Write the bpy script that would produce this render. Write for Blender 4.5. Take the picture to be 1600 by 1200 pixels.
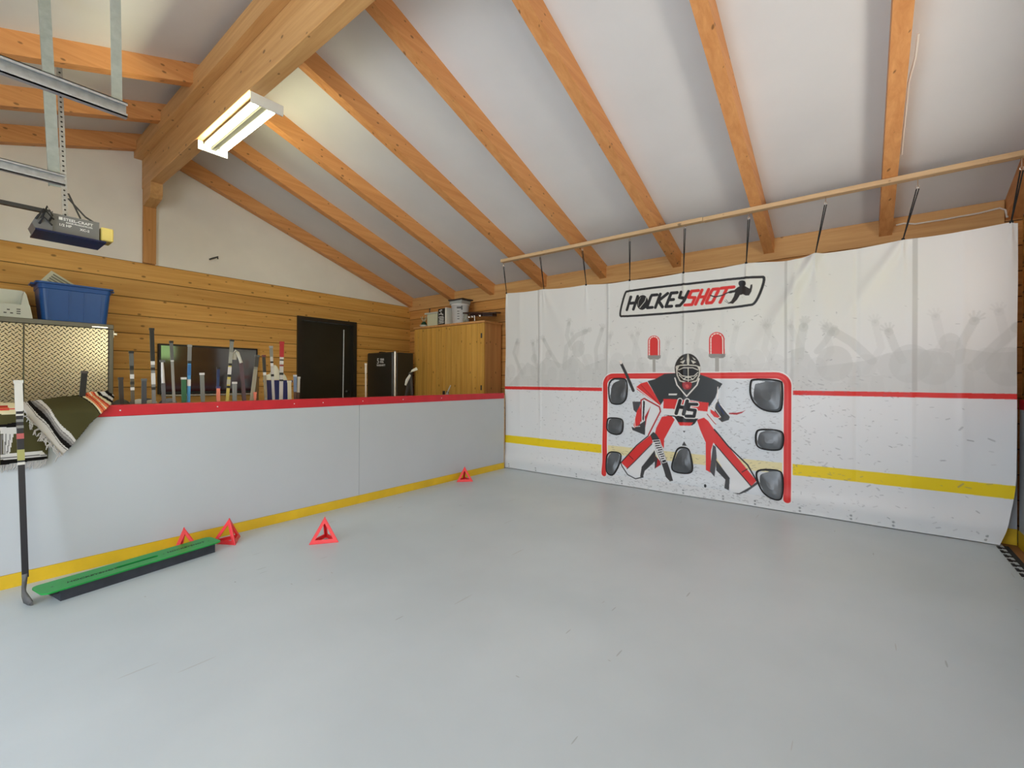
import bpy, math, random
import numpy as np
from mathutils import Vector, Matrix
random.seed(7)
S = bpy.context.scene
for o in list(bpy.data.objects): bpy.data.objects.remove(o)
C = S.collection

# ------------------------------------------------------------------ camera
F = 697.0; CX, CY = 800.0, 594.4; H = 1.2
YAW = math.radians(37.92); ROLL = math.radians(.25)
Rv = Vector((math.sin(YAW), -math.cos(YAW), 0)); Fv = Vector((math.cos(YAW), math.sin(YAW), 0)); Uv = Vector((0, 0, 1))
cd = bpy.data.cameras.new('camera'); cam = bpy.data.objects.new('camera', cd); C.objects.link(cam)
cd.sensor_fit = 'HORIZONTAL'; cd.sensor_width = 36; cd.lens = F / 1600 * 36
cd.shift_y = -(600 - CY) / 1600; cd.clip_start = .05
r2 = Rv * math.cos(ROLL) + Uv * math.sin(ROLL); u2 = Uv * math.cos(ROLL) - Rv * math.sin(ROLL)
m = Matrix.Identity(4)
for i in range(3): m[i][0], m[i][1], m[i][2] = r2[i], u2[i], -Fv[i]
m[2][3] = H
cam.matrix_world = m; S.camera = cam

# ------------------------------------------------------------------ colour management, world, lights
S.view_settings.view_transform = 'Standard'; S.view_settings.look = 'None'
S.view_settings.gamma = 1; S.view_settings.use_curve_mapping = False
S.view_settings.exposure = 0.4
w = bpy.data.worlds.new('world'); S.world = w; w.use_nodes = True
bg = w.node_tree.nodes['Background']; bg.inputs[0].default_value = (.86, .93, 1.0, 1); bg.inputs[1].default_value = 4.0

def area(name, loc, rot, sx, sy, power, col, spread=math.pi):
    l = bpy.data.lights.new(name, 'AREA'); l.shape = 'RECTANGLE'; l.size = sx; l.size_y = sy; l.energy = power; l.color = col; l.spread = spread
    o = bpy.data.objects.new(name, l); C.objects.link(o); o.location = loc; o.rotation_euler = rot; return o
# daylight through the open garage doorway in the left wall (points to +X)
area('daylight_garage_door', (-2.62, 1.75, 1.25), (0, -math.pi / 2, 0), 2.3, 3.6, 74, (.66, .82, 1.0))
# daylight through the windows of the wall behind the camera (points to +Y)
area('daylight_window', (2.65, -1.32, 1.85), (math.pi / 2, 0, 0), 1.3, .9, 34, (1.0, .84, .66))
area('daylight_rear_window', (-.9, -1.32, 1.75), (math.pi / 2, 0, 0), 1.6, 1.2, 34, (1.0, .92, .80))

# ------------------------------------------------------------------ helpers
def ray(px, py):
    u, v = px - CX, py - CY; c, s = math.cos(ROLL), math.sin(ROLL)
    return Fv * F + Rv * (u * c + v * s) - Uv * (-u * s + v * c)
O = Vector((0, 0, H))
def onX(px, py, X): d = ray(px, py); return O + d * (X / d.x)
def onY(px, py, Y): d = ray(px, py); return O + d * (Y / d.y)
def onZ(px, py, Z): d = ray(px, py); return O + d * ((Z - H) / d.z)
def lin(c):
    return tuple((x / 12.92 if x <= .04045 else ((x + .055) / 1.055) ** 2.4) for x in (v / 255 for v in c))

class MB:
    def __init__(s): s.v = []; s.f = []; s.m = []; s.sm = []
    def add(s, vs, fs, mi=0, smooth=False):
        n = len(s.v); s.v += [tuple(v) for v in vs]
        for f in fs: s.f.append([n + i for i in f]); s.m.append(mi); s.sm.append(smooth)
    def box(s, x0, x1, y0, y1, z0, z1, mi=0, b=0):
        x0, x1 = min(x0, x1), max(x0, x1); y0, y1 = min(y0, y1), max(y0, y1); z0, z1 = min(z0, z1), max(z0, z1)
        if b <= 0:
            vs = [(x, y, z) for z in (z0, z1) for y in (y0, y1) for x in (x0, x1)]
            s.add(vs, [(0, 2, 3, 1), (4, 5, 7, 6), (0, 1, 5, 4), (2, 6, 7, 3), (0, 4, 6, 2), (1, 3, 7, 5)], mi); return s
        b = min(b, .49 * min(x1 - x0, y1 - y0, z1 - z0))
        vs = []; idx = {}
        for ix, X in enumerate((x0, x1)):
            for iy, Y in enumerate((y0, y1)):
                for iz, Z in enumerate((z0, z1)):
                    sx, sy, sz = (b if ix == 0 else -b), (b if iy == 0 else -b), (b if iz == 0 else -b)
                    idx[ix, iy, iz, 0] = len(vs); vs.append((X, Y + sy, Z + sz))
                    idx[ix, iy, iz, 1] = len(vs); vs.append((X + sx, Y, Z + sz))
                    idx[ix, iy, iz, 2] = len(vs); vs.append((X + sx, Y + sy, Z))
        fs = []
        q = ((0, 0), (1, 0), (1, 1), (0, 1))
        for a in (0, 1):
            fs.append([idx[a, i, j, 0] for i, j in q]); fs.append([idx[i, a, j, 1] for i, j in q]); fs.append([idx[i, j, a, 2] for i, j in q])
            for c_ in (0, 1):
                fs.append([idx[a, c_, 0, 0], idx[a, c_, 1, 0], idx[a, c_, 1, 1], idx[a, c_, 0, 1]])
                fs.append([idx[a, 0, c_, 0], idx[a, 1, c_, 0], idx[a, 1, c_, 2], idx[a, 0, c_, 2]])
                fs.append([idx[0, a, c_, 1], idx[1, a, c_, 1], idx[1, a, c_, 2], idx[0, a, c_, 2]])
        for i in (0, 1):
            for j in (0, 1):
                for k in (0, 1): fs.append([idx[i, j, k, 0], idx[i, j, k, 1], idx[i, j, k, 2]])
        s.add(vs, fs, mi); return s
    def tube(s, pts, r, n=8, mi=0, smooth=True, caps=True, flat=1.0, up=None):
        pts = [Vector(p) for p in pts]; rings = []
        k = len(pts)
        rr = r if isinstance(r, (list, tuple)) else [r] * k
        prev = None
        for i, p in enumerate(pts):
            t = (pts[min(i + 1, k - 1)] - pts[max(i - 1, 0)]).normalized()
            ref = Vector(up) if up else (prev if prev is not None else (Vector((0, 0, 1)) if abs(t.z) < .9 else Vector((0, 1, 0))))
            a = (ref - t * ref.dot(t))
            if a.length < 1e-6: a = Vector((1, 0, 0)) - t * t.x
            a.normalize(); b = t.cross(a); prev = a
            rings.append([p + (a * math.cos(2 * math.pi * j / n) * rr[i] + b * math.sin(2 * math.pi * j / n) * rr[i] * flat) for j in range(n)])
        vs = [v for R_ in rings for v in R_]; fs = []
        for i in range(k - 1):
            for j in range(n): fs.append((i * n + j, i * n + (j + 1) % n, (i + 1) * n + (j + 1) % n, (i + 1) * n + j))
        s.add(vs, fs, mi, smooth)
        if caps: s.add(rings[0], [list(range(n))[::-1]], mi); s.add(rings[-1], [list(range(n))], mi)
        return s
    def bar(s, p0, p1, wa, wb, up=(0, 0, 1), mi=0):
        p0, p1 = Vector(p0), Vector(p1); t = (p1 - p0).normalized(); a = Vector(up); a = (a - t * a.dot(t)).normalized(); b = t.cross(a)
        vs = [p + a * i * wa / 2 + b * j * wb / 2 for p in (p0, p1) for i, j in ((-1, -1), (1, -1), (1, 1), (-1, 1))]
        s.add(vs, [(3, 2, 1, 0), (4, 5, 6, 7), (0, 1, 5, 4), (1, 2, 6, 5), (2, 3, 7, 6), (3, 0, 4, 7)], mi); return s
    def prism(s, poly, d, mi=0):
        n = len(poly); poly = [Vector(p) for p in poly]; d = Vector(d)
        vs = poly + [p + d for p in poly]
        s.add(vs, [list(range(n))[::-1], list(range(n, 2 * n))] + [(i, (i + 1) % n, n + (i + 1) % n, n + i) for i in range(n)], mi); return s
    def lathe(s, prof, c, n=24, mi=0, ax='z'):
        vs = []; c = Vector(c)
        for r, h in prof:
            for j in range(n):
                a = 2 * math.pi * j / n; x, y = r * math.cos(a), r * math.sin(a)
                vs.append(c + (Vector((x, y, h)) if ax == 'z' else Vector((h, x, y)) if ax == 'x' else Vector((x, h, y))))
        fs = [(i * n + j, i * n + (j + 1) % n, (i + 1) * n + (j + 1) % n, (i + 1) * n + j) for i in range(len(prof) - 1) for j in range(n)]
        s.add(vs, fs, mi, True); return s
    def build(s, name, mats, parent=None, recalc=True):
        me = bpy.data.meshes.new(name)
        off = Vector((0, 0, 0)); p = parent
        while p is not None: off += p.location; p = p.parent
        me.from_pydata([tuple(Vector(v) - off) for v in s.v], [], s.f)
        if not isinstance(mats, (list, tuple)): mats = [mats]
        for mm in mats: me.materials.append(mm)
        me.polygons.foreach_set('material_index', s.m); me.polygons.foreach_set('use_smooth', s.sm)
        if recalc:
            import bmesh
            bm = bmesh.new(); bm.from_mesh(me); bmesh.ops.recalc_face_normals(bm, faces=bm.faces); bm.to_mesh(me); bm.free()
        me.update()
        o = bpy.data.objects.new(name, me); C.objects.link(o); o.parent = parent; return o

def tag(o, label, cat, group=None, kind=None):
    if label: o['label'] = label
    if cat: o['category'] = cat
    if group: o['group'] = group
    if kind: o['kind'] = kind
    return o
def thing(name, label, cat, loc=(0, 0, 0), group=None):
    o = bpy.data.objects.new(name, None); C.objects.link(o); o.location = loc; o.empty_display_size = .1
    return tag(o, label, cat, group)
def struct(o): o['kind'] = 'structure'; return o
def plab(o, l): o['label'] = l; return o

# ------------------------------------------------------------------ materials
def mat(name, col, rough=.6, metal=0, spec=.5, emit=None, es=0, alpha=1, trans=0, ior=1.45):
    mm = bpy.data.materials.new(name); mm.use_nodes = True; b = mm.node_tree.nodes['Principled BSDF']
    b.inputs['Base Color'].default_value = (*col, 1); b.inputs['Roughness'].default_value = rough; b.inputs['Metallic'].default_value = metal
    b.inputs['Specular IOR Level'].default_value = spec; b.inputs['IOR'].default_value = ior
    if emit: b.inputs['Emission Color'].default_value = (*emit, 1); b.inputs['Emission Strength'].default_value = es
    if trans: b.inputs['Transmission Weight'].default_value = trans
    if alpha < 1: b.inputs['Alpha'].default_value = alpha
    return mm
def noisy(name, col, amp=.06, scale=6, rough=.6, metal=0, bump=0, bscale=60, spec=.5):
    mm = mat(name, col, rough, metal, spec); nt = mm.node_tree; n = nt.nodes; l = nt.links; b = n['Principled BSDF']
    tc = n.new('ShaderNodeTexCoord'); no = n.new('ShaderNodeTexNoise'); no.inputs['Scale'].default_value = scale; no.inputs['Detail'].default_value = 5
    l.new(tc.outputs['Object'], no.inputs['Vector'])
    r = n.new('ShaderNodeValToRGB'); r.color_ramp.elements[0].position = .3; r.color_ramp.elements[1].position = .7
    r.color_ramp.elements[0].color = (*[max(0, c * (1 - amp)) for c in col], 1); r.color_ramp.elements[1].color = (*[min(1, c * (1 + amp)) for c in col], 1)
    l.new(no.outputs['Fac'], r.inputs['Fac']); l.new(r.outputs['Color'], b.inputs['Base Color'])
    if bump:
        n2 = n.new('ShaderNodeTexNoise'); n2.inputs['Scale'].default_value = bscale; l.new(tc.outputs['Object'], n2.inputs['Vector'])
        bp_ = n.new('ShaderNodeBump'); bp_.inputs['Strength'].default_value = bump; bp_.inputs['Distance'].default_value = .01
        l.new(n2.outputs['Fac'], bp_.inputs['Height']); l.new(bp_.outputs['Normal'], b.inputs['Normal'])
    return mm
def attr_mat(name, rough=.6, attr='Col', spec=.4, bump=0):
    mm = mat(name, (.8, .8, .8), rough, 0, spec); nt = mm.node_tree; a = nt.nodes.new('ShaderNodeAttribute'); a.attribute_name = attr
    nt.links.new(a.outputs['Color'], nt.nodes['Principled BSDF'].inputs['Base Color']); return mm
def math_n(nt, op, a, b=None, clamp=False):
    x = nt.nodes.new('ShaderNodeMath'); x.operation = op; x.use_clamp = clamp
    for i, v in enumerate((a, b)):
        if v is None: continue
        if isinstance(v, (int, float)): x.inputs[i].default_value = v
        else: nt.links.new(v, x.inputs[i])
    return x.outputs[0]
def wood(name, c1, c2, axis='x', rough=.5, seam=None, knots=.55, knotcol=None, tint=.12, kscale=3.2, sdark=.25, spec=.35, band=None):
    """pine: grain stretched along axis; seam=(axis index, pitch, offset) gives board joints"""
    mm = mat(name, c1, rough, 0, spec); nt = mm.node_tree; n = nt.nodes; l = nt.links; b = n['Principled BSDF']
    tc = n.new('ShaderNodeTexCoord'); sx = n.new('ShaderNodeSeparateXYZ'); l.new(tc.outputs['Object'], sx.inputs[0])
    ai = 'xyz'.index(axis)
    def mp(scale):
        q = n.new('ShaderNodeMapping'); q.inputs['Scale'].default_value = scale; l.new(tc.outputs['Object'], q.inputs['Vector']); return q.outputs['Vector']
    sc = [22, 22, 22]; sc[ai] = 1.0
    g = n.new('ShaderNodeTexNoise'); g.inputs['Scale'].default_value = 1.0; g.inputs['Detail'].default_value = 7; g.inputs['Roughness'].default_value = .62; g.inputs['Distortion'].default_value = .5
    l.new(mp(sc), g.inputs['Vector'])
    rp = n.new('ShaderNodeValToRGB'); rp.color_ramp.elements[0].position = .32; rp.color_ramp.elements[1].position = .68
    rp.color_ramp.elements[0].color = (*c2, 1); rp.color_ramp.elements[1].color = (*c1, 1); l.new(g.outputs['Fac'], rp.inputs['Fac'])
    col = rp.outputs['Color']
    vec = None
    if seam:
        k, pitch, off = seam
        t = math_n(nt, 'DIVIDE', math_n(nt, 'SUBTRACT', sx.outputs[k], off), pitch)
        fl = math_n(nt, 'FLOOR', t); fr = math_n(nt, 'FRACT', t)
        wn = n.new('ShaderNodeTexWhiteNoise'); wn.noise_dimensions = '1D'; l.new(fl, wn.inputs['W'])
        mx = n.new('ShaderNodeMix'); mx.data_type = 'RGBA'; mx.blend_type = 'MULTIPLY'; mx.inputs['Factor'].default_value = 1
        br = math_n(nt, 'ADD', math_n(nt, 'MULTIPLY', wn.outputs['Value'], tint * 2), 1 - tint)
        cb = n.new('ShaderNodeCombineColor'); [l.new(br, cb.inputs[i]) for i in range(3)]
        l.new(col, mx.inputs['A']); l.new(cb.outputs[0], mx.inputs['B']); col = mx.outputs['Result']
    # knots
    oth = [i for i in range(3) if i != ai]
    cv = n.new('ShaderNodeCombineXYZ'); l.new(math_n(nt, 'MULTIPLY', sx.outputs[ai], kscale * 1.25), cv.inputs[0])
    l.new(math_n(nt, 'MULTIPLY', math_n(nt, 'ADD', sx.outputs[oth[0]], sx.outputs[oth[1]]), kscale * 2.2), cv.inputs[1])
    vo = n.new('ShaderNodeTexVoronoi'); vo.voronoi_dimensions = '2D'; vo.feature = 'F1'; vo.inputs['Scale'].default_value = 1; vo.inputs['Randomness'].default_value = 1
    l.new(cv.outputs[0], vo.inputs['Vector'])
    wk = n.new('ShaderNodeSeparateColor'); l.new(vo.outputs['Color'], wk.inputs[0])
    size = math_n(nt, 'ADD', math_n(nt, 'MULTIPLY', wk.outputs[0], .08), .025)
    kn = math_n(nt, 'DIVIDE', math_n(nt, 'SUBTRACT', size, vo.outputs['Distance']), .045, True)
    kn = math_n(nt, 'MULTIPLY', kn, math_n(nt, 'GREATER_THAN', wk.outputs[1], 1 - knots))
    mk = n.new('ShaderNodeMix'); mk.data_type = 'RGBA'; l.new(math_n(nt, 'MULTIPLY', kn, .72), mk.inputs['Factor']); l.new(col, mk.inputs['A'])
    mk.inputs['B'].default_value = (*(knotcol or tuple(x * .22 for x in c2)), 1); col = mk.outputs['Result']
    if seam:
        e = math_n(nt, 'MULTIPLY', math_n(nt, 'MINIMUM', fr, math_n(nt, 'SUBTRACT', 1, fr)), pitch)
        sm = math_n(nt, 'LESS_THAN', e, .0045)
        ms = n.new('ShaderNodeMix'); ms.data_type = 'RGBA'; l.new(sm, ms.inputs['Factor']); l.new(col, ms.inputs['A']); ms.inputs['B'].default_value = (*[x * sdark for x in c2], 1); col = ms.outputs['Result']
        bp_ = n.new('ShaderNodeBump'); bp_.inputs['Strength'].default_value = .6; bp_.inputs['Distance'].default_value = .006
        l.new(math_n(nt, 'DIVIDE', e, .012, True), bp_.inputs['Height']); l.new(bp_.outputs['Normal'], b.inputs['Normal'])
    l.new(col, b.inputs['Base Color']); return mm

M = {}
M['white_wall'] = noisy('white_plaster', (.84, .80, .72), .03, 3)
M['ceiling'] = noisy('white_ceiling_panel', (.72, .715, .70), .03, 2, .7)
M['plank'] = wood('honey_pine_planks', lin((224, 174, 98)), lin((200, 146, 72)), 'x', .45, (2, .2115, 2.58 - .2115 * 20), .85, tint=.09)
M['plank_y'] = wood('honey_pine_planks_side', lin((216, 160, 92)), lin((192, 132, 70)), 'y', .45, (2, .2115, 2.55 - .2115 * 20), .5, tint=.09)
M['rafter'] = wood('pine_rafter', lin((226, 164, 104)), lin((206, 140, 82)), 'x', .5, None, .75, kscale=4.0)
M['beam_y'] = wood('pine_beam', lin((216, 170, 112)), lin((194, 144, 88)), 'y', .5, None, .4)
M['post'] = wood('pine_post', lin((206, 152, 92)), lin((182, 126, 70)), 'z', .5, None, .5)
M['rail'] = wood('pale_strapping', lin((216, 186, 146)), lin((196, 162, 120)), 'y', .6, None, .5)
M['cabinet'] = wood('cabinet_pine', lin((226, 178, 92)), lin((202, 150, 68)), 'z', .4, (1, .115, .03), .6, kscale=3.4, sdark=.9, tint=.07)
M['cabinet_x'] = wood('cabinet_side_pine', lin((222, 168, 108)), lin((200, 144, 88)), 'z', .45, None, .55, kscale=3.4)
M['subfloor'] = wood('subfloor_board', lin((176, 130, 90)), lin((148, 102, 66)), 'x', .6, None, .3)
M['white_board'] = noisy('white_dasher_board', (.50, .53, .56), .02, 2, .33, spec=.4)
M['red_band'] = noisy('red_cap_rail', lin((196, 38, 50)), .08, 9, .35)
M['yellow_band'] = noisy('yellow_kick_plate', lin((222, 184, 40)), .08, 6, .4)
M['black'] = mat('black_plastic', (.012, .012, .013), .4)
M['rubber'] = mat('black_rubber', (.015, .015, .016), .8)
M['tv'] = mat('glossy_screen', (.012, .011, .014), .07, 0, .9, ior=1.75)
M['darkdoor'] = noisy('dark_brown_door', (.020, .018, .011), .15, 3, .32)
M['darkframe'] = mat('dark_door_frame', (.022, .017, .011), .4)
M['steel'] = noisy('brushed_steel', (.62, .61, .58), .08, 20, .3, .9)
M['galv'] = noisy('galvanised_steel', (.50, .51, .52), .12, 40, .42, .75)
M['galv_green'] = noisy('galvanised_angle', (.42, .46, .42), .1, 30, .5, .5)
M['darksteel'] = mat('dark_steel', (.07, .07, .07), .4, .7)
M['metalframe'] = mat('grey_metal_trim', (.17, .17, .15), .4, .6)
M['white_metal'] = mat('white_enamel', (.80, .80, .74), .35)
M['tube'] = mat('lit_fluorescent_tube', (1, 1, .9), .3, emit=(1, .95, .62), es=38)
M['bluebin'] = noisy('blue_tote_plastic', lin((34, 86, 156)), .07, 3, .32)
M['whiteplastic'] = mat('white_plastic', (.60, .62, .55), .35)
M['cream'] = mat('cream_card', (.62, .62, .44), .6)
M['green'] = noisy('green_board_plastic', lin((20, 150, 62)), .08, 5, .35)
M['darkbase'] = noisy('dark_slate_foam', (.030, .036, .048), .15, 20, .7)
M['triangle'] = mat('translucent_red_plastic', lin((236, 62, 70)), .35, trans=.0)
M['navy'] = mat('navy_plastic', (.015, .022, .14), .4)
M['pocket'] = noisy('black_mesh_pocket', (.085, .095, .105), .45, 4, .30, spec=.8)  # strong grey mottling in the colour stands in for the sheen on the mesh
M['cable'] = mat('white_cable', (.75, .68, .58), .5)
M['fridge'] = noisy('dark_fridge_enamel', (.034, .029, .020), .15, 2, .38)
M['chrome'] = mat('chrome', (.8, .8, .8), .18, 1)
M['silverstrip'] = mat('silver_strip', (.62, .56, .46), .3, .6)
M['yellowlens'] = mat('yellow_lens', lin((226, 206, 120)), .4)
M['openergrey'] = mat('opener_grey', (.17, .17, .17), .45)
M['openerblue'] = mat('opener_dark_blue', (.006, .012, .06), .3)
M['print_white'] = mat('printed_white', (.8, .8, .8), .5)
M['printed_black'] = mat('printed_black', (.01, .02, .01), .5)
M['glass'] = mat('window_glass', (1, 1, 1), .02, trans=1)
M['garden'] = noisy('garden_leaves', (.38, .60, .20), .35, 2, .8)

def floor_material():
    mm = mat('white_sport_tile', (.62, .66, .66), .34, 0, .45); nt = mm.node_tree; n = nt.nodes; l = nt.links; b = n['Principled BSDF']
    tc = n.new('ShaderNodeTexCoord')
    a = n.new('ShaderNodeTexNoise'); a.inputs['Scale'].default_value = 1.3; a.inputs['Detail'].default_value = 6; l.new(tc.outputs['Object'], a.inputs['Vector'])
    r = n.new('ShaderNodeValToRGB'); r.color_ramp.elements[0].color = (.50, .565, .605, 1); r.color_ramp.elements[1].color = (.55, .615, .655, 1)
    r.color_ramp.elements[0].position = .35; r.color_ramp.elements[1].position = .65
    l.new(a.outputs['Fac'], r.inputs['Fac'])
    col = r.outputs['Color']
    def marks(scale, rot, thr, keep, c, strength):
        nonlocal col
        q = n.new('ShaderNodeMapping'); q.inputs['Scale'].default_value = scale; q.inputs['Rotation'].default_value = (0, 0, rot); l.new(tc.outputs['Object'], q.inputs['Vector'])
        v = n.new('ShaderNodeTexVoronoi'); v.inputs['Scale'].default_value = 1; l.new(q.outputs['Vector'], v.inputs['Vector'])
        sc_ = n.new('ShaderNodeSeparateColor'); l.new(v.outputs['Color'], sc_.inputs[0])
        k = math_n(nt, 'MULTIPLY', math_n(nt, 'LESS_THAN', v.outputs['Distance'], thr), math_n(nt, 'GREATER_THAN', sc_.outputs[0], 1 - keep))
        mx = n.new('ShaderNodeMix'); mx.data_type = 'RGBA'; l.new(math_n(nt, 'MULTIPLY', k, strength), mx.inputs['Factor']); l.new(col, mx.inputs['A']); mx.inputs['B'].default_value = (*c, 1); col = mx.outputs['Result']
    marks((5, 5, .1), .3, .022, .35, (.04, .045, .05), .8)
    marks((3, 26, .1), .62, .10, .10, (.25, .27, .28), .5)
    marks((14, 5, .1), -.3, .05, .12, (.30, .30, .30), .5)
    marks((2, 30, .1), 1.1, .14, .05, (.42, .44, .45), .6)
    l.new(col, b.inputs['Base Color']); return mm
M['floor'] = floor_material()

def diamond_plate():
    mm = mat('diamond_plate_aluminium', (.56, .53, .42), .25, .92); nt = mm.node_tree; n = nt.nodes; l = nt.links; b = n['Principled BSDF']
    tc = n.new('ShaderNodeTexCoord'); sx = n.new('ShaderNodeSeparateXYZ'); l.new(tc.outputs['Object'], sx.inputs[0])
    P = .042
    # rotate by 45 degrees so that the bars form the herringbone weave
    u = math_n(nt, 'DIVIDE', math_n(nt, 'ADD', sx.outputs[0], math_n(nt, 'MULTIPLY', sx.outputs[2], 1.0)), P)
    v = math_n(nt, 'DIVIDE', math_n(nt, 'SUBTRACT', sx.outputs[0], math_n(nt, 'MULTIPLY', sx.outputs[2], 1.0)), P)
    fu = math_n(nt, 'FLOOR', u); fv = math_n(nt, 'FLOOR', v)
    cu = math_n(nt, 'SUBTRACT', math_n(nt, 'FRACT', u), .5); cv = math_n(nt, 'SUBTRACT', math_n(nt, 'FRACT', v), .5)
    par = math_n(nt, 'ABSOLUTE', math_n(nt, 'MODULO', math_n(nt, 'ADD', fu, fv), 2))
    par = math_n(nt, 'GREATER_THAN', par, .5)
    def lerp(a, b_, t): return math_n(nt, 'ADD', math_n(nt, 'MULTIPLY', a, math_n(nt, 'SUBTRACT', 1, t)), math_n(nt, 'MULTIPLY', b_, t))
    A = lerp(cu, cv, par); B = lerp(cv, cu, par)
    d = math_n(nt, 'SQRT', math_n(nt, 'ADD', math_n(nt, 'POWER', math_n(nt, 'MULTIPLY', A, 1.7), 2), math_n(nt, 'POWER', math_n(nt, 'MULTIPLY', B, 7), 2)))
    hgt = math_n(nt, 'SUBTRACT', 1, d, True)
    bp_ = n.new('ShaderNodeBump'); bp_.inputs['Strength'].default_value = 1; bp_.inputs['Distance'].default_value = .018
    l.new(hgt, bp_.inputs['Height']); l.new(bp_.outputs['Normal'], b.inputs['Normal'])
    return mm
M['diamond'] = diamond_plate()

# ------------------------------------------------------------------ roof geometry
T = .343; ZR = 2.837; XR = 1.54; RD = .176
def zR(X): return ZR - T * (X - 4.7)                 # underside of the rafters right of the ridge
def zL(X): return zR(XR) + T * (X - XR)              # underside left of the ridge
def zB(X): return zR(X) if X >= XR else zL(X)
XW, XL, YB, YF = 5.5, -2.4, 6.75, -1.06

# ------------------------------------------------------------------ the shell
MB().box(-2.4, 4.96, -.835, 3.95, -.05, 0).build('floor', M['floor'])['kind'] = 'structure'
MB().box(XL - .1, XW + .1, YF - .1, YB + .1, -.12, -.055).build('floor_concrete', noisy('concrete', (.35, .34, .32), .1, 2, .8))['kind'] = 'structure'
MB().box(3.2, 5.45, -.955, -.80, -.055, -.022).build('floor_plywood', M['subfloor'])['kind'] = 'structure'
# gable wall at the back: planks up to 2.58, white above
bb = MB(); bb.box(XL, 3.335, YB, YB + .12, -.055, 2.58); bb.box(4.345, XW, YB, YB + .12, -.055, 2.58); bb.box(3.335, 4.345, YB, YB + .12, 2.172, 2.58)
struct(bb.build('wall_back', M['plank']))
g = MB(); top = [(XL, zL(XL) + RD), (XR, zR(XR) + RD), (XW, zR(XW) + RD)]
g.prism([(XL, YB, 2.58), (XW, YB, 2.58)] + [(x, YB, z) for x, z in top[::-1]], (0, .12, 0)); struct(g.build('wall_back_gable', M['white_wall']))
struct(MB().box(XW, XW + .12, YF, YB + .12, -.055, zR(XW) + RD).build('wall_right', M['plank_y']))
# wall behind the camera, with two window openings
wr = MB(); Wn = ((2.0, 3.90, 1.70, 2.30), (-1.6, -.1, 1.15, 2.25))
xs = [XL, Wn[1][0], Wn[1][1], Wn[0][0], Wn[0][1], XW]
wr.box(xs[0], xs[1], YF - .12, YF, -.055, 2.58); wr.box(xs[2], xs[3], YF - .12, YF, -.055, 2.58); wr.box(xs[4], xs[5], YF - .12, YF, -.055, 2.58)
for a, b_, z0, z1 in Wn: wr.box(a, b_, YF - .12, YF, -.055, z0); wr.box(a, b_, YF - .12, YF, z1, 2.58)
struct(wr.build('wall_front', M['plank']))
g = MB(); g.prism([(XL, YF - .12, 2.58), (XW, YF - .12, 2.58)] + [(x, YF - .12, z) for x, z in top[::-1]], (0, .12, 0)); struct(g.build('wall_front_gable', M['white_wall']))
for i, (a, b_, z0, z1) in enumerate(Wn):
    fr = MB()
    for q in ((a, a + .05, z0, z1), (b_ - .05, b_, z0, z1), (a, b_, z0, z0 + .05), (a, b_, z1 - .05, z1), ((a + b_) / 2 - .02, (a + b_) / 2 + .02, z0, z1)): fr.box(q[0], q[1], YF - .10, YF - .04, q[2], q[3])
    struct(fr.build('window_%d' % (i + 1), M['white_metal']))
# left wall with the open garage doorway
wl = MB(); wl.box(XL - .12, XL, YF, .45, -.055, 2.6); wl.box(XL - .12, XL, 2.75, YB, -.055, 2.6); wl.box(XL - .12, XL, .45, 2.75, 2.3, 2.6)
struct(wl.build('wall_left', M['plank_y']))
# ceiling: two sloping white panels
cg = MB(); t_ = .05
cg.prism([(XR, YF - .12, zR(XR) + RD), (XW + .12, YF - .12, zR(XW + .12) + RD), (XW + .12, YF - .12, zR(XW + .12) + RD + t_), (XR, YF - .12, zR(XR) + RD + t_)], (0, YB - YF + .24, 0))
cg.prism([(XL - .12, YF - .12, zL(XL - .12) + RD), (XR, YF - .12, zR(XR) + RD), (XR, YF - .12, zR(XR) + RD + t_), (XL - .12, YF - .12, zL(XL - .12) + RD + t_)], (0, YB - YF + .24, 0))
struct(cg.build('ceiling', M['ceiling']))

# ------------------------------------------------------------------ roof timbers
RY = [6.735, 5.62, 4.72, 3.72, 2.765, 1.79, .818, -.14, -.96]
NM = ['lying against the white gable wall', 'second from the gable wall', 'third from the gable wall, starting behind the light',
      'fourth from the gable wall', 'fifth from the gable wall, above the left part of the banner', 'sixth from the gable wall, above the left of the logo',
      'seventh from the gable wall, above the printed logo', 'eighth, almost upright, above the right part of the banner', 'last one, at the far right against the side wall']
for y, nm in zip(RY, NM):
    r = MB(); y0 = y - .095
    r.prism([(XR + .055, y0, zR(XR + .055)), (XW, y0, zR(XW)), (XW, y0, zR(XW) + RD), (XR + .055, y0, zR(XR + .055) + RD)], (0, .095, 0))
    tag(r.build('rafter', M['rafter']), 'sloping pine rafter, ' + nm, 'rafter', 'rafters right of the ridge beam')
LY = [6.735, 5.81, 4.85]
LN = ['against the white gable wall', 'second from the gable wall', 'third from the gable wall']
for y, nm in zip(LY, LN):
    r = MB(); y0 = y - .095
    r.prism([(XL, y0, zL(XL)), (XR - .07, y0, zL(XR - .07)), (XR - .07, y0, zL(XR - .07) + RD), (XL, y0, zL(XL) + RD)], (0, .095, 0))
    tag(r.build('rafter', M['rafter']), 'rafter left of the ridge beam, ' + nm, 'rafter', 'rafters left of the ridge beam')
rb = thing('ridge_beam', 'deep pine ridge beam running along the roof peak above the light', 'beam', (1.54, 3, 3.46))
q = MB(); q.box(1.476, 1.592, YF, YB, 3.46, zR(XR) + RD - .03, b=.004); q.build('beam', M['beam_y'], rb)
MB().box(1.40, 1.474, YF, YB, 3.80, 3.97).build('ledger_board', M['beam_y'], rb)
po = thing('ridge_post', 'pine post with corbel on the white gable, carrying the ridge beam', 'post', (1.54, 6.7, 2.58))
MB().box(1.482, 1.604, 6.70, YB, 2.58, 3.46, b=.003).build('post', M['post'], po)
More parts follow.
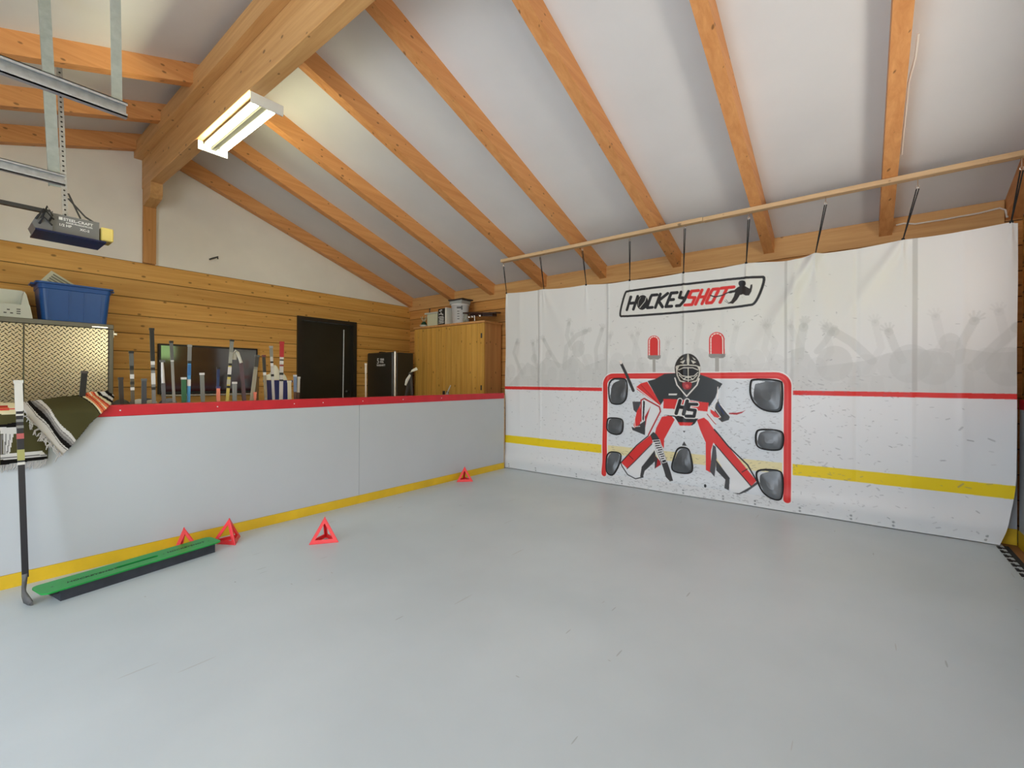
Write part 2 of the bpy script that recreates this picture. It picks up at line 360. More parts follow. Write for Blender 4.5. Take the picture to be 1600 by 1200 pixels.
q = MB(); q.prism([(1.478, 6.70, 3.25), (1.478, 6.44, 3.29), (1.478, 6.40, 3.33), (1.478, 6.40, 3.46), (1.478, 6.70, 3.46)], (.114, 0, 0)); q.build('corbel', M['beam_y'], po)
eb = MB(); eb.box(XW - .035, XW, -.95, YB, 2.50, zR(XW) + RD - .012)
tag(eb.build('eave_beam', M['beam_y']), 'pine wall plate under the rafter ends, above the banner', 'beam')
q = MB(); pts = [onX(1400, 352, 5.44), onX(1412, 349, 5.44), onX(1430, 350, 5.44), onX(1480, 342, 5.44), onX(1530, 333, 5.44), onX(1562, 325, 5.44), onX(1571, 328, 5.44), onX(1574, 340, 5.44)]
q.tube(pts, .0075, 6); tag(q.build('cable', M['cable']), 'thin white cable along the eave beam above the banner corner', 'cable')
q = MB(); p8 = []
for x in (3.55, 3.7, 3.9, 4.1, 4.3, 4.5): p8.append((x, -.247 - (.02 if x < 3.8 else 0), zR(x) + .03 + (.02 if x in (3.9, 4.3) else 0)))
q.tube(p8, .007, 6); tag(q.build('cable', M['cable']), 'thin white cable running along the side of the eighth rafter', 'cable')

# hanging rail and bungees
for (ya, yb, dx, lab) in ((3.84, 1.24, 0, 'pale wooden strip under the rafters holding the left half of the banner'), (1.239, -.94, .012, 'pale wooden strip under the rafters holding the right half of the banner')):
    q = MB(); q.box(4.66 + dx, 4.73 + dx, ya, yb, 2.797, 2.836, b=.003)
    tag(q.build('hanging_rail', M['rail']), lab, 'rail', 'strips the banner hangs from')
BU = [((787, 417), (791.5, 458)), ((844, 402), (850, 452)), ((910, 392), (916, 445)), ((984, 377), (984, 438)), ((1070, 357), (1068, 426)), ((1170, 343), (1166, 411)), ((1290, 320), (1274, 397)), ((1434, 295), (1411, 374)), ((1600, 286), (1580, 347))]
BN = ['at the left corner of the banner', 'second from the left corner of the banner', 'third from the left corner of the banner', 'just left of the printed logo', 'above the printed logo start', 'above the printed logo end', 'right of the printed logo', 'beside the last upright rafter', 'at the right corner of the banner']
BANX = 4.80
TOP = []
for (a, b_), nm in zip(BU, BN):
    ta = onX(a[0], a[1], 4.70); tb = onX(b_[0], b_[1], BANX - .006)
    if a[0] == 1600: ta = Vector((4.70, -.90, 2.70))
    TOP.append((tb.y, tb.z))
    tg = thing('bungee_cord', 'black bungee cord ' + nm, 'bungee', (ta.x, ta.y, 2.797), 'bungee cords along the banner top')
    top_ = Vector((4.70, ta.y, ta.z))
    q = MB(); d = tb - top_; side = Vector((0, 1, 0)) * .007
    q.tube([top_ + side, top_ + d * .5 + side * .6, tb], .0042, 6); q.tube([top_ - side, top_ + d * .5 - side * .6, tb], .0042, 6)
    q.lathe([(0, -.012), (.010, -.008), (.012, 0), (.010, .008), (0, .012)], tb + Vector((-.004, 0, 0)), 10)
    q.build('cord', M['rubber'], tg)
    q = MB(); z1 = 2.797; hk = []
    for k in range(11):
        an = math.pi * (k / 10 * 1.6 - .3); hk.append((4.70, ta.y + .010 * math.cos(an), top_.z + .006 + .010 - .010 * math.sin(an)))
    q.tube([(4.70, ta.y, z1), (4.70, ta.y, top_.z + .022)], .003, 6); q.tube(hk, .003, 6); q.build('hook', M['chrome'], tg)

# ------------------------------------------------------------------ the printed banner
ny1 = np.concatenate([np.arange(-.90, .44, .0065), np.arange(.44, 2.44, .0035), np.arange(2.44, 3.85, .0065), [3.85]])
nzv = np.arange(0, 1.0001, .00165)
ty = np.array([t[0] for t in TOP])[::-1]; tz = np.array([t[1] for t in TOP])[::-1]
tyx = np.concatenate([[-.92], ty, [3.86]]); tzx = np.concatenate([[tz[0] - .004], tz, [tz[-1]]])
ztop = np.interp(ny1, tyx, tzx)
ztop = ztop - .012 * np.abs(np.sin(np.interp(ny1, tyx, np.arange(len(tyx))) * np.pi)) * 1.0
# slack between the logo and the next cord
ztop = ztop - .018 * np.exp(-((ny1 - .52) / .13) ** 2)
YY, VV = np.meshgrid(ny1, nzv)
ZZ = .006 + VV * (ztop[None, :] - .006)
def P2(pts): return np.array([(lambda p: (p.y, p.z))(onX(x, y, BANX)) for x, y in pts])
COL = np.empty(YY.shape + (3,), np.float32); COL[:] = (.70, .705, .70)
h1 = .00175; subs = [(-h1 / 2, -h1 / 2), (h1 / 2, -h1 / 2), (-h1 / 2, h1 / 2), (h1 / 2, h1 / 2)]
def inpoly(y, z, P):
    c = np.zeros(y.shape, bool); n = len(P); j = n - 1
    for i in range(n):
        yi, zi = P[i]; yj, zj = P[j]
        if zi != zj:
            cond = ((zi > z) != (zj > z)) & (y < (yj - yi) * (z - zi) / (zj - zi) + yi); c ^= cond
        j = i
    return c
def region(a0, a1, b0, b1):
    i0, i1 = np.searchsorted(ny1, [a0 - .01, a1 + .01]); zz0 = (b0 - .02) / 2.42 - .02; zz1 = (b1 + .03) / 2.30 + .02
    k0, k1 = np.searchsorted(nzv, [zz0, zz1]); return slice(max(k0, 0), k1), slice(i0, i1)
def blend(sl, cov, col, a):
    c = (cov * a)[..., None]; COL[sl] = COL[sl] * (1 - c) + np.array(col, np.float32) * c
def paint(P, col, a=1.0):
    P = np.asarray(P); sl = region(P[:, 0].min(), P[:, 0].max(), P[:, 1].min(), P[:, 1].max()); y, z = YY[sl], ZZ[sl]
    if y.size == 0: return
    cov = sum(inpoly(y + dy, z + dz, P).astype(np.float32) for dy, dz in subs) / 4; blend(sl, cov, col, a)
def stroke(P, wd, col, a=1.0, closed=False):
    P = np.asarray(P); 
    if closed: P = np.vstack([P, P[:1]])
    sl = region(P[:, 0].min() - wd, P[:, 0].max() + wd, P[:, 1].min() - wd, P[:, 1].max() + wd); y, z = YY[sl], ZZ[sl]
    if y.size == 0: return
    d = np.full(y.shape, 9., np.float32)
    for i in range(len(P) - 1):
        ax, az = P[i]; bx, bz = P[i + 1]; L = (bx - ax) ** 2 + (bz - az) ** 2 + 1e-12
        t = np.clip(((y - ax) * (bx - ax) + (z - az) * (bz - az)) / L, 0, 1); d = np.minimum(d, np.hypot(y - ax - t * (bx - ax), z - az - t * (bz - az)))
    blend(sl, np.clip((wd / 2 - d) / .003 + .5, 0, 1), col, a)
def ell(c, ry, rz, n=28, a0=0, a1=2 * math.pi): return np.array([(c[0] + ry * math.cos(a0 + (a1 - a0) * k / (n - 1)), c[1] + rz * math.sin(a0 + (a1 - a0) * k / (n - 1))) for k in range(n)])
def smooth(P, it=2, closed=True):
    P = np.asarray(P, float)
    for _ in range(it):
        Q = np.roll(P, -1, 0); A = .75 * P + .25 * Q; B = .25 * P + .75 * Q
        R_ = np.empty((2 * len(P), 2)); R_[0::2] = A; R_[1::2] = B; P = R_
    return P
def G(pts, sm=0):
    P = P2([(930 + x / 4.6156, 530 + y / 4.6156) for x, y in pts]); return smooth(P, sm) if sm else P
def G3(pts): return P2([(960 + x / 8.57, 540 + y / 8.57) for x, y in pts])
def L1(pts, sm=0):
    P = P2([(920 + x / 4.706, 400 + y / 4.706) for x, y in pts]); return smooth(P, sm) if sm else P
def CL(pts): return P2([(790 + x / 6.667, 440 + y / 6.667) for x, y in pts])
def CR(pts): return P2([(1220 + x / 4.21, 440 + y / 4.21) for x, y in pts])
RED = lin((214, 52, 50)); DRED = lin((170, 34, 40)); BLK = lin((34, 34, 38)); GRY = lin((74, 74, 78)); WHT = (.72, .74, .76); YEL = lin((232, 204, 30)); DKG = lin((58, 58, 60))
# lower boards: slightly whiter than the glass area
paint([(-1, 0), (4, 0), (4, 1.1), (-1, 1.1)], (.72, .735, .75))
# crowd behind the glass
CR1 = (.50, .51, .50); CR2 = (.56, .565, .56)
def crowd(mass, heads, arms, col, a):
    paint(mass, col, a)
    for c, r in heads: paint(ell(c, r, r * 1.2), col, a)
    for P, wd, hand in arms:
        stroke(P, wd, col, a)
        if hand is not None:
            e = P[-1]; dr = math.atan2(P[-1][1] - P[-2][1], P[-1][0] - P[-2][0])
            paint(ell(e, wd * .55, wd * .6), col, a)
            for k in range(5):
                an = dr + (k - 2) * .42 * hand; L_ = wd * (1.35 if k not in (0, 4) else 1.05)
                stroke([e, (e[0] + L_ * math.cos(an), e[1] + L_ * math.sin(an))], wd * .26, col, a)
rs = random.Random(3)
for k in range(30):       # blurred far rows
    y = -.9 + k * .165 + rs.uniform(-.05, .05); z = 1.30 + rs.uniform(-.06, .14)
    paint(ell((y, z), .075, .10), CR2, .32); paint([(y - .13, 1.1), (y - .11, z - .08), (y + .11, z - .08), (y + .13, 1.1)], CR2, .32)
    if k % 2:
        sgn = rs.choice((-1, 1)); P = np.array([(y, z - .05), (y + sgn * .10, z + .15), (y + sgn * .06, z + .36)]); crowd([(0, 0), (0, 0), (0, 0)], [], [(P, .05, 1)], CR2, .30)
cl = [((lambda q: q)(CL([(760, 700)])[0]), .085), (CL([(300, 800)])[0], .05), (CL([(450, 760)])[0], .05)]
crowd(CL([(40, 1080), (140, 960), (230, 840), (330, 900), (420, 790), (600, 860), (720, 760), (830, 880), (1040, 800), (1040, 1090)]), cl,
      [(CL([(180, 960), (85, 740), (115, 640)]), .045, .5), (CL([(330, 900), (300, 780), (285, 650)]), .045, 1), (CL([(560, 880), (470, 740), (400, 610)]), .05, .7),
       (CL([(620, 900), (640, 680), (740, 560), (830, 520)]), .06, .5), (CL([(690, 700), (640, 560), (660, 440)]), .05, .6), (CL([(950, 900), (940, 700), (1000, 500)]), .05, .8)], CR1, .42)
cr = [(CR([(850, 540)])[0], .13), (CR([(1110, 400)])[0], .06), (CR([(350, 540)])[0], .13), (CR([(1500, 560)])[0], .12), (CR([(1010, 560)])[0], .12)]
crowd(CR([(60, 740), (70, 450), (150, 430), (240, 560), (560, 520), (700, 470), (900, 440), (1080, 470), (1200, 440), (1400, 470), (1560, 460), (1560, 745)]), cr,
      [(CR([(800, 520), (750, 430), (710, 330)]), .055, 1), (CR([(1170, 520), (1190, 400), (1270, 260)]), .055, 1), (CR([(600, 520), (470, 400), (350, 330)]), .07, .7),
       (CR([(120, 500), (130, 400), (150, 300)]), .07, .6), (CR([(1270, 560), (1420, 420), (1560, 300)]), .07, .6), (CR([(240, 460), (290, 400), (330, 340)]), .05, .5)], CR1, .42)
cm = [((1.3, 1.42), .10), ((1.0, 1.36), .09), ((2.2, 1.42), .09)]
crowd([(2.45, 1.1), (2.45, 1.36), (2.0, 1.42), (1.6, 1.35), (1.2, 1.43), (.8, 1.36), (.35, 1.45), (.35, 1.1)], cm, [(np.array([(2.3, 1.3), (2.36, 1.55), (2.30, 1.72)]), .05, .8), (np.array([(1.9, 1.3), (1.95, 1.55), (2.02, 1.70)]), .05, .8), (np.array([(.7, 1.3), (.62, 1.55), (.7, 1.72)]), .05, .8), (np.array([(.45, 1.3), (.42, 1.5), (.5, 1.7)]), .05, .8)], CR2, .3)
# posts of the printed glass
for px, wd, zt in ((842, .020, 2.5), (949, .022, 2.5), (1068, .018, 2.5), (1228, .022, 2.5), (1429, .034, 2.5)):
    y = onX(px, 500, BANX).y; paint([(y - wd / 2, 1.13), (y + wd / 2, 1.13), (y + wd / 2, zt), (y - wd / 2, zt)], (.46, .465, .46), .75)
# ice spray / scuff marks
rs = random.Random(11)
SC = (.16, .17, .19)
def scuff(y, z, L_, wd, a, al): stroke([(y, z), (y + L_ * math.cos(a), z + L_ * math.sin(a))], wd, SC, al)
# lines
paint([(-1, 1.078), (4, 1.078), (4, 1.119), (-1, 1.119)], RED)
paint([(-1, .348), (4, .348), (4, .449), (-1, .449)], YEL)
for k in range(2600):
    y = rs.gauss(1.3, .9); z = rs.uniform(.01, 1.25) if rs.random() < .93 else rs.uniform(1.2, 2.2)
    if y < -.88 or y > 3.8: continue
    if y < .44 and rs.random() < .75 * (1 - (y + .9) / 1.5): continue
    scuff(y, z, rs.uniform(.004, .024), rs.uniform(.0025, .0065), rs.gauss(0, .5), rs.uniform(.2, .7))
for k in range(26):
    y = rs.uniform(-.8, .4); z = rs.uniform(.05, 1.3); scuff(y, z, rs.uniform(.02, .04), rs.uniform(.005, .012), rs.gauss(0, .4), rs.uniform(.3, .6))
# goal lights
for (x0, x1, y0, y1, sy) in ((437, 525, 585, 735, 855), (887, 1001, 560, 725, 862)):
    w_ = x1 - x0; yt = y0 + w_ * .48
    paint(L1([(x0, y1), (x0, yt)] + [(x0 + w_ / 2 - w_ / 2 * math.cos(k * math.pi / 12), yt - (yt - y0) * math.sin(k * math.pi / 12)) for k in range(1, 12)] + [(x1, yt), (x1, y1)]), RED)
    inn = [(x0 + w_ * .12, y1), (x0 + w_ * .12, yt)] + [(x0 + w_ / 2 - w_ * .38 * math.cos(k * math.pi / 12), yt - (yt - y0) * .80 * math.sin(k * math.pi / 12)) for k in range(1, 12)] + [(x1 - w_ * .12, yt), (x1 - w_ * .12, y1)]
    for i in range(len(inn) - 1):
        if i in (0, 12):
            a_, b_ = inn[i], inn[i + 1]
            for s_ in range(5): t0, t1 = (s_ + .15) / 5, (s_ + .8) / 5; stroke(L1([(a_[0] + (b_[0] - a_[0]) * t0, a_[1] + (b_[1] - a_[1]) * t0), (a_[0] + (b_[0] - a_[0]) * t1, a_[1] + (b_[1] - a_[1]) * t1)]), .010, (.85, .8, .74))
        elif i % 2: stroke(L1([inn[i], inn[i + 1]]), .010, (.85, .8, .74))
    paint(L1([(x0 - 2, y1 - 5), (x1 + 6, y1 - 5), (x1 + 4, y1 + 15), (x1 - 12, y1 + 26), (x0 + 14, y1 + 26), (x0 - 2, y1 + 15)]), (.26, .25, .24))
    paint(L1([(x0 + w_ * .38, y1 + 20), (x0 + w_ * .62, y1 + 20), (x0 + w_ * .62, sy), (x0 + w_ * .38, sy)]), (.36, .35, .33))
# net frame
NL = .028
yl, yr, zt, zb = 2.372 - .02, .51, 1.255, .115
netp = np.vstack([[(2.352, .115)], [(2.352, 1.16)], ell((2.352 - .10, 1.155), .10, .10, 8, 0, math.pi / 2), ell((.520 + .10, 1.158), .10, .10, 8, math.pi / 2, math.pi), [(.520, 1.16)], [(.520, .115)]])
paint(np.vstack([netp[1:-1], [(.52, .12)], [(2.352, .12)]]), (.66, .70, .74), 1)
paint([(.52, .348), (2.352, .348), (2.352, .449), (.52, .449)], lin((236, 210, 40)), .5)
stroke(netp, .082, (.80, .78, .77)); stroke(netp, .060, RED); stroke(netp, .012, lin((226, 84, 76)), .5)
rs = random.Random(5)
for k in range(1300):
    y = rs.uniform(.58, 2.3); z = rs.uniform(.03, 1.2); scuff(y, z, rs.uniform(.006, .03), rs.uniform(.0025, .007), rs.gauss(0, .4), rs.uniform(.2, .65))
# ---- goaltender figure
paint(G([(480, 560), (600, 560), (720, 570), (800, 600), (860, 680), (1150, 1010), (1040, 1115), (975, 1100), (960, 1000), (880, 860), (850, 780), (840, 960), (800, 930), (795, 740), (730, 640), (590, 640), (500, 730), (480, 920), (440, 830), (350, 990), (300, 1005), (215, 935), (400, 740), (430, 690)]), (.70, .73, .77), .8)
paint(G([(800, 540), (840, 560), (880, 600), (850, 640), (790, 590)]), WHT)
# legs
paint(G([(480, 560), (545, 548), (575, 580), (500, 720), (497, 790), (470, 740), (430, 690), (440, 640)]), RED)
paint(G([(400, 690), (425, 735), (232, 932), (188, 890), (300, 770)]), RED)
paint(G([(425, 738), (440, 770), (335, 915), (350, 990), (300, 1006), (236, 938)]), WHT)
paint(G([(430, 800), (442, 870), (358, 950), (350, 990), (328, 992), (334, 920)]), DKG)
paint(G([(430, 835), (470, 880), (475, 905), (428, 935)]), DRED); paint(G([(430, 835), (450, 860), (440, 920), (428, 935)]), DKG)
stroke(G([(385, 695), (300, 765), (185, 890), (195, 915), (240, 975), (295, 1005), (350, 992)]), .012, BLK); stroke(G([(410, 755), (232, 934)]), .010, BLK); stroke(G([(244, 838), (272, 866)]), .008, BLK)
paint(G([(735, 580), (775, 555), (820, 590), (865, 655), (1165, 1020), (1128, 1060), (855, 745), (838, 800), (835, 962), (800, 942), (800, 742), (760, 650)]), RED)
paint(G([(852, 760), (872, 775), (878, 850), (862, 992), (828, 952), (838, 870)]), GRY)
paint(G([(872, 868), (972, 1000), (968, 1088), (934, 1072), (940, 1012), (874, 945)]), DKG)
paint(G([(880, 790), (1128, 1060), (1045, 1112), (978, 1098), (978, 1000), (884, 870)]), WHT)
stroke(G([(862, 650), (960, 770), (1100, 905), (1168, 1022)]), .014, BLK); stroke(G([(868, 760), (1128, 1062)]), .010, BLK); stroke(G([(1060, 958), (1098, 935)]), .009, BLK)
paint(G([(1172, 1022), (1176, 1042), (1100, 1095), (1040, 1118), (990, 1106), (1040, 1108), (1120, 1062)]), DKG)
# torso
paint(G([(480, 470), (820, 490), (800, 560), (740, 580), (600, 560), (475, 545)]), WHT)
paint(G([(485, 545), (600, 548), (745, 572), (720, 610), (700, 622), (612, 620), (572, 560)]), BLK)
paint(G([(596, 598), (708, 600), (690, 624), (612, 622)]), RED)
paint(G([(575, 245), (500, 250), (430, 288), (378, 302), (405, 350), (470, 475), (500, 432), (700, 440), (815, 462), (822, 490), (868, 420), (885, 370), (918, 322), (860, 290), (760, 255)]), lin((50, 54, 56)))
paint(G([(492, 430), (600, 434), (820, 458), (812, 522), (700, 510), (490, 500)]), RED)
paint(G([(480, 500), (600, 505), (812, 522), (800, 552), (735, 572), (600, 552), (478, 545)]), WHT)
# sleeves and gloves
paint(G([(296, 345), (330, 318), (375, 306), (400, 345), (470, 470), (466, 482), (300, 362)]), RED); stroke(G([(330, 330), (460, 470)]), .008, DRED); stroke(G([(300, 350), (462, 478)]), .007, (.8, .8, .8))
paint(G([(330, 432), (352, 425), (460, 488), (478, 520), (440, 600), (385, 694), (360, 690), (330, 590)]), WHT)
stroke(G([(330, 590), (330, 440), (352, 428), (462, 488), (470, 520), (385, 690)]), .016, DRED)
paint(G([(268, 450), (328, 450), (318, 500), (296, 530), (276, 510)]), GRY)
paint(G([(322, 478), (330, 560), (322, 630), (285, 638), (278, 620), (300, 520)]), RED)
paint(G([(345, 440), (358, 450), (350, 590), (340, 580)]), BLK); paint(G([(356, 560), (400, 480), (370, 580), (362, 640)]), DRED)
paint(G([(262, 630), (285, 640), (362, 585), (360, 692), (270, 655)]), DKG); stroke(G([(285, 560), (288, 630), (322, 628)]), .006, (.85, .8, .76))
paint(G([(868, 480), (885, 430), (900, 470), (940, 520), (972, 560), (965, 582), (915, 598), (860, 545)]), DKG)
paint(G([(832, 505), (870, 525), (906, 572), (862, 560), (835, 530)]), RED)
stroke(G([(885, 345), (880, 450), (815, 510), (830, 560), (870, 610)]), .007, (.85, .82, .78)); stroke(G([(850, 480), (905, 560), (880, 572)]), .006, (.85, .82, .78)); stroke(G([(905, 470), (960, 540)]), .010, (.75, .78, .82))
stroke(G([(890, 470), (930, 540)]), .008, lin((40, 60, 110)))
paint(G([(965, 540), (1020, 545), (1060, 532), (1088, 508), (1062, 522), (1020, 530), (968, 530)]), DRED); stroke(G([(810, 540), (860, 600), (872, 612)]), .008, DRED)
# goalie stick
stroke(G([(185, 165), (230, 260), (275, 370)]), .034, DKG); stroke(G([(185, 162), (188, 170)]), .034, (.75, .7, .66))
paint(G([(398, 690), (420, 668), (440, 682), (470, 728), (522, 890), (568, 1018), (545, 1022), (512, 990), (480, 900)]), DKG)
paint(G([(412, 728), (468, 722), (520, 888), (484, 898)]), BLK); stroke(G([(415, 730), (466, 725), (516, 884), (486, 893)]), .006, (.82, .82, .84), 1, True)
for k in range(9):
    t0 = .07 + k * .103; A = (421 + 66 * t0, 735 + 152 * t0); B = (459 + 50 * t0, 731 + 150 * t0)
    stroke(G([A, B]), .011, (.8, .8, .82)); 
    if k % 3 == 0: stroke(G([A, (A[0] + 6, A[1] + 14)]), .007, (.8, .8, .82))
    elif k % 3 == 1: stroke(G([B, (B[0] + 5, B[1] + 14)]), .007, (.8, .8, .82))
# mask
paint(G([(578, 250), (572, 200), (590, 150), (625, 115), (675, 100), (720, 118), (752, 160), (765, 210), (758, 250), (745, 300), (700, 320), (630, 315), (595, 290)], 2), lin((44, 40, 36)))
for s_ in (-1, 1):
    X = lambda dx: 672 + s_ * dx
    paint(G([(X(4), 105), (X(10), 150), (X(6), 185), (X(0), 185), (X(0), 105)]), (.62, .6, .52))
    paint(G([(X(20), 150), (X(60), 165), (X(36), 178)]), (.60, .57, .5)); paint(G([(X(30), 128), (X(58), 148), (X(44), 150)]), (.55, .52, .46)); paint(G([(X(64), 190), (X(84), 205), (X(80), 230)]), (.6, .57, .5))
    stroke(G([(X(86), 200), (X(80), 260), (X(60), 300), (X(20), 312), (X(0), 313)]), .012, (.62, .59, .52))
stroke(G([(590, 195), (620, 188), (672, 186), (725, 190), (752, 200)]), .010, (.65, .62, .54))
paint(G([(600, 235), (610, 212), (672, 205), (735, 212), (742, 238), (720, 285), (672, 300), (620, 282)], 1), (.012, .01, .01))
for P in ([(600, 240), (630, 265), (672, 270), (715, 265), (742, 240)], [(606, 258), (640, 290), (672, 296), (706, 290), (738, 258)], [(640, 290), (655, 276), (690, 276), (704, 290)], [(672, 205), (672, 312)], [(602, 222), (640, 206), (706, 206), (742, 222)]): stroke(G(P), .008, (.66, .63, .56))
paint(G([(625, 318), (640, 308), (690, 308), (700, 320), (690, 358), (660, 366), (635, 355)], 1), lin((150, 40, 46))); paint(G([(648, 330), (668, 322), (680, 345), (660, 358)], 1), lin((206, 84, 84)))
stroke(G([(575, 280), (590, 330), (660, 412), (735, 330), (750, 285)]), .013, (.74, .72, .68))
paint(G([(530, 392), (592, 392), (586, 404), (528, 404)]), (.68, .68, .66))
# HS crest
def quadtext(letters, quad, col, outline=None, wd=.01, sh=None):
    bl, br, tr, tl = [np.array(q_, float) for q_ in quad]
    mp = lambda u, v: (bl * (1 - u) * (1 - v) + br * u * (1 - v) + tr * u * v + tl * (1 - u) * v)
    for u0, u1, strokes in letters:
        for s_ in strokes:
            P = np.array([mp(u0 + (u1 - u0) * a, b_) for a, b_ in s_])
            if outline is not None: stroke(P, wd * 1.5, outline)
    for u0, u1, strokes in letters:
        for s_ in strokes:
            stroke(np.array([mp(u0 + (u1 - u0) * a, b_) for a, b_ in s_]), wd, col)
LH = [[(.12, .06), (.12, .94)], [(.88, .06), (.88, .94)], [(.12, .5), (.88, .5)]]
LS = [[(.9, .94), (.15, .94), (.12, .55), (.88, .5), (.88, .06), (.1, .06)]]
LC = [[(.92, .92), (.2, .92), (.12, .8), (.12, .2), (.2, .08), (.9, .08)]]
LK = [[(.12, .06), (.12, .94)], [(.9, .94), (.2, .5), (.9, .06)]]
LE = [[(.92, .94), (.14, .94), (.14, .06), (.92, .06)], [(.14, .5), (.8, .5)]]
LY_ = [[(.08, .94), (.15, .6), (.85, .5)], [(.9, .94), (.85, .3), (.6, .06), (.2, .06)]]
LO = [[(.2, .92), (.8, .92), (.88, .8), (.88, .2), (.8, .08), (.2, .08), (.12, .2), (.12, .8), (.2, .92)]]
LT = [[(.0, .94), (1, .94)], [(.5, .9), (.5, .06)]]
hs1 = G([(574, 540), (646, 546), (674, 440), (606, 436)]); hs2 = G([(648, 560), (722, 562), (742, 464), (672, 462)])
quadtext([(0, 1, LS)], hs2, (.78, .76, .74), None, .052); quadtext([(0, 1, LH)], hs1, BLK, (.78, .76, .74), .038)
quadtext([(0, 1, LS)], hs2, BLK, None, .033)
# puck, small marks
paint(ell(G([(797, 1055)])[0], .012, .018), BLK); paint(G([(628, 766), (645, 735), (664, 768)]), DKG); paint(G([(635, 660), (655, 660), (645, 674)]), DKG)
# logo
LG = [(285, 255), (1270, 145), (1296, 165), (1236, 335), (1182, 372), (242, 450), (222, 430), (264, 272)]
lp = L1(LG); lpS = smooth(lp, 2); paint(lpS, (.70, .70, .66), .5); stroke(lpS, .024, BLK, 1, True)
lq = L1([(270, 402), (1000, 345), (1062, 222), (304, 296)])
quadtext([(0, .098, LH), (.225, .30, LC), (.315, .41, LK), (.425, .50, LE), (.525, .612, LY_)], lq, BLK, None, .033)
quadtext([(.62, .705, LS), (.72, .80, LH), (.815, .895, LO), (.90, 1.01, LT)], lq, RED, None, .032)
pc = L1([(394, 342)])[0]; paint(ell(pc, .066, .082), BLK); stroke([(pc[0] + .03, pc[1] - .055), (pc[0] - .03, pc[1] + .01), (pc[0] - .045, pc[1] + .055)], .006, (.7, .7, .66)); stroke([(pc[0] + .02, pc[1] + .06), (pc[0] + .045, pc[1] + .02), (pc[0] + .05, pc[1] - .03)], .004, (.7, .7, .66), .6)
paint(L1([(1098, 200), (1108, 182), (1130, 178), (1152, 186), (1158, 208), (1146, 226), (1110, 228)], 1), BLK)
paint(L1([(1092, 232), (1110, 222), (1150, 222), (1175, 236), (1184, 240), (1190, 212), (1204, 208), (1204, 226), (1196, 262), (1180, 290), (1155, 292), (1135, 282), (1112, 288), (1092, 322), (1062, 352), (1024, 348), (1048, 332), (1066, 300), (1076, 268), (1040, 276), (1020, 272), (1042, 256), (1072, 250)]), lin((40, 34, 32)))
stroke(L1([(895, 290), (930, 302), (985, 288), (1040, 262)]), .012, BLK)
for P in ([(1000, 330), (1030, 352)], [(1010, 322), (1035, 350)]): stroke(L1(P), .004, BLK)
# lower fixing rivets
for px in (796, 838, 901, 972, 1068, 1130, 1396, 1560, 1180, 1250, 1330):
    y = onX(px, 740, BANX).y
    for z in (.028, .058): paint(ell((y, z), .010, .010, 12), (.22, .24, .25), .8)

def bump_x(Y, Z):
    g_ = lambda v, s: np.exp(-(v / s) ** 2)
    X = np.zeros_like(Y)
    X += .006 * np.sin(Y * 3.1 + .7) * (Z / 2.4) + .004 * np.sin(Y * 7.3 + Z * 1.7)
    for yc, a, s in ((3.27, .007, .02), (2.33, .006, .02), (1.46, .005, .02), (.47, .010, .03), (.02, -.008, .02), (-.33, .006, .02), (-.62, .006, .03), (3.6, .005, .04), (2.9, .004, .05), (1.1, -.006, .03)): X -= a * g_(Y - yc, s) * np.clip(Z / .8, .2, 1)
    # pulls fanning out below the bungee points
    for (yc, zc) in TOP:
        r = np.hypot(Y - yc, Z - zc) + 1e-6; an = np.arctan2(Y - yc, zc - Z); X -= .014 * g_(an - .0, .10) * np.exp(-r / .30)
    for yc, zc, dy, amp, ln in ((.315, 2.34, .55, .045, .9), (-.275, 2.35, .62, .030, 1.0), (3.22, 2.38, -.5, .012, .6), (.87, 2.34, -.3, .012, .3), (.315, 2.34, -.12, .022, .8)):
        t = (zc - Z); yy = yc + dy * t; X -= amp * g_(Y - yy, .045 + .05 * t.clip(0)) * (t > 0) * np.exp(-t / ln)
    X -= .030 * g_(Y - .52, .10) * g_(Z - 2.22, .16)
    X += .012 * g_(Y - .70, .08) * g_(Z - 2.0, .3)
    # slack roll near the floor
    X -= .020 * g_(Z - .13, .08) + .010 * g_(Z - .30, .12) * np.sin(Y * 2.3)
    X += .006 * np.sin(Z * 6 + Y * 1.1)
    return X
XX = BANX - .004 + bump_x(YY, ZZ)
# the right edge is drawn in near the floor
e = np.clip((.55 - ZZ) / .55, 0, 1) ** 2.0 * .085
YS = YY + e * np.exp(-((YY + .9) / .22) ** 2)
nr, nc = YY.shape
verts = np.stack([XX, YS, ZZ], -1).reshape(-1, 3).astype(np.float32)
idx = np.arange(nr * nc).reshape(nr, nc)
quads = np.stack([idx[:-1, :-1], idx[:-1, 1:], idx[1:, 1:], idx[1:, :-1]], -1).reshape(-1, 4)
me = bpy.data.meshes.new('banner_sheet'); me.vertices.add(len(verts)); me.vertices.foreach_set('co', (verts - np.array([BANX, 1.5, 0], np.float32)).ravel())
me.loops.add(quads.size); me.loops.foreach_set('vertex_index', quads.ravel().astype(np.int32)); me.polygons.add(len(quads)); me.polygons.foreach_set('loop_start', np.arange(0, quads.size, 4, dtype=np.int32))
me.update(calc_edges=True); me.polygons.foreach_set('use_smooth', np.ones(len(quads), bool))
ca = me.color_attributes.new('Col', 'FLOAT_COLOR', 'POINT'); buf = np.ones((nr * nc, 4), np.float32); buf[:, :3] = COL.reshape(-1, 3); ca.data.foreach_set('color', buf.ravel())
me.materials.append(attr_mat('printed_banner_vinyl', .42, spec=.35))
ban = thing('shooting_banner', 'large white printed hockey banner with goaltender and logo hanging on the right wall', 'banner', (BANX, 1.5, 0))
bo = bpy.data.objects.new('sheet', me); C.objects.link(bo); bo.parent = ban
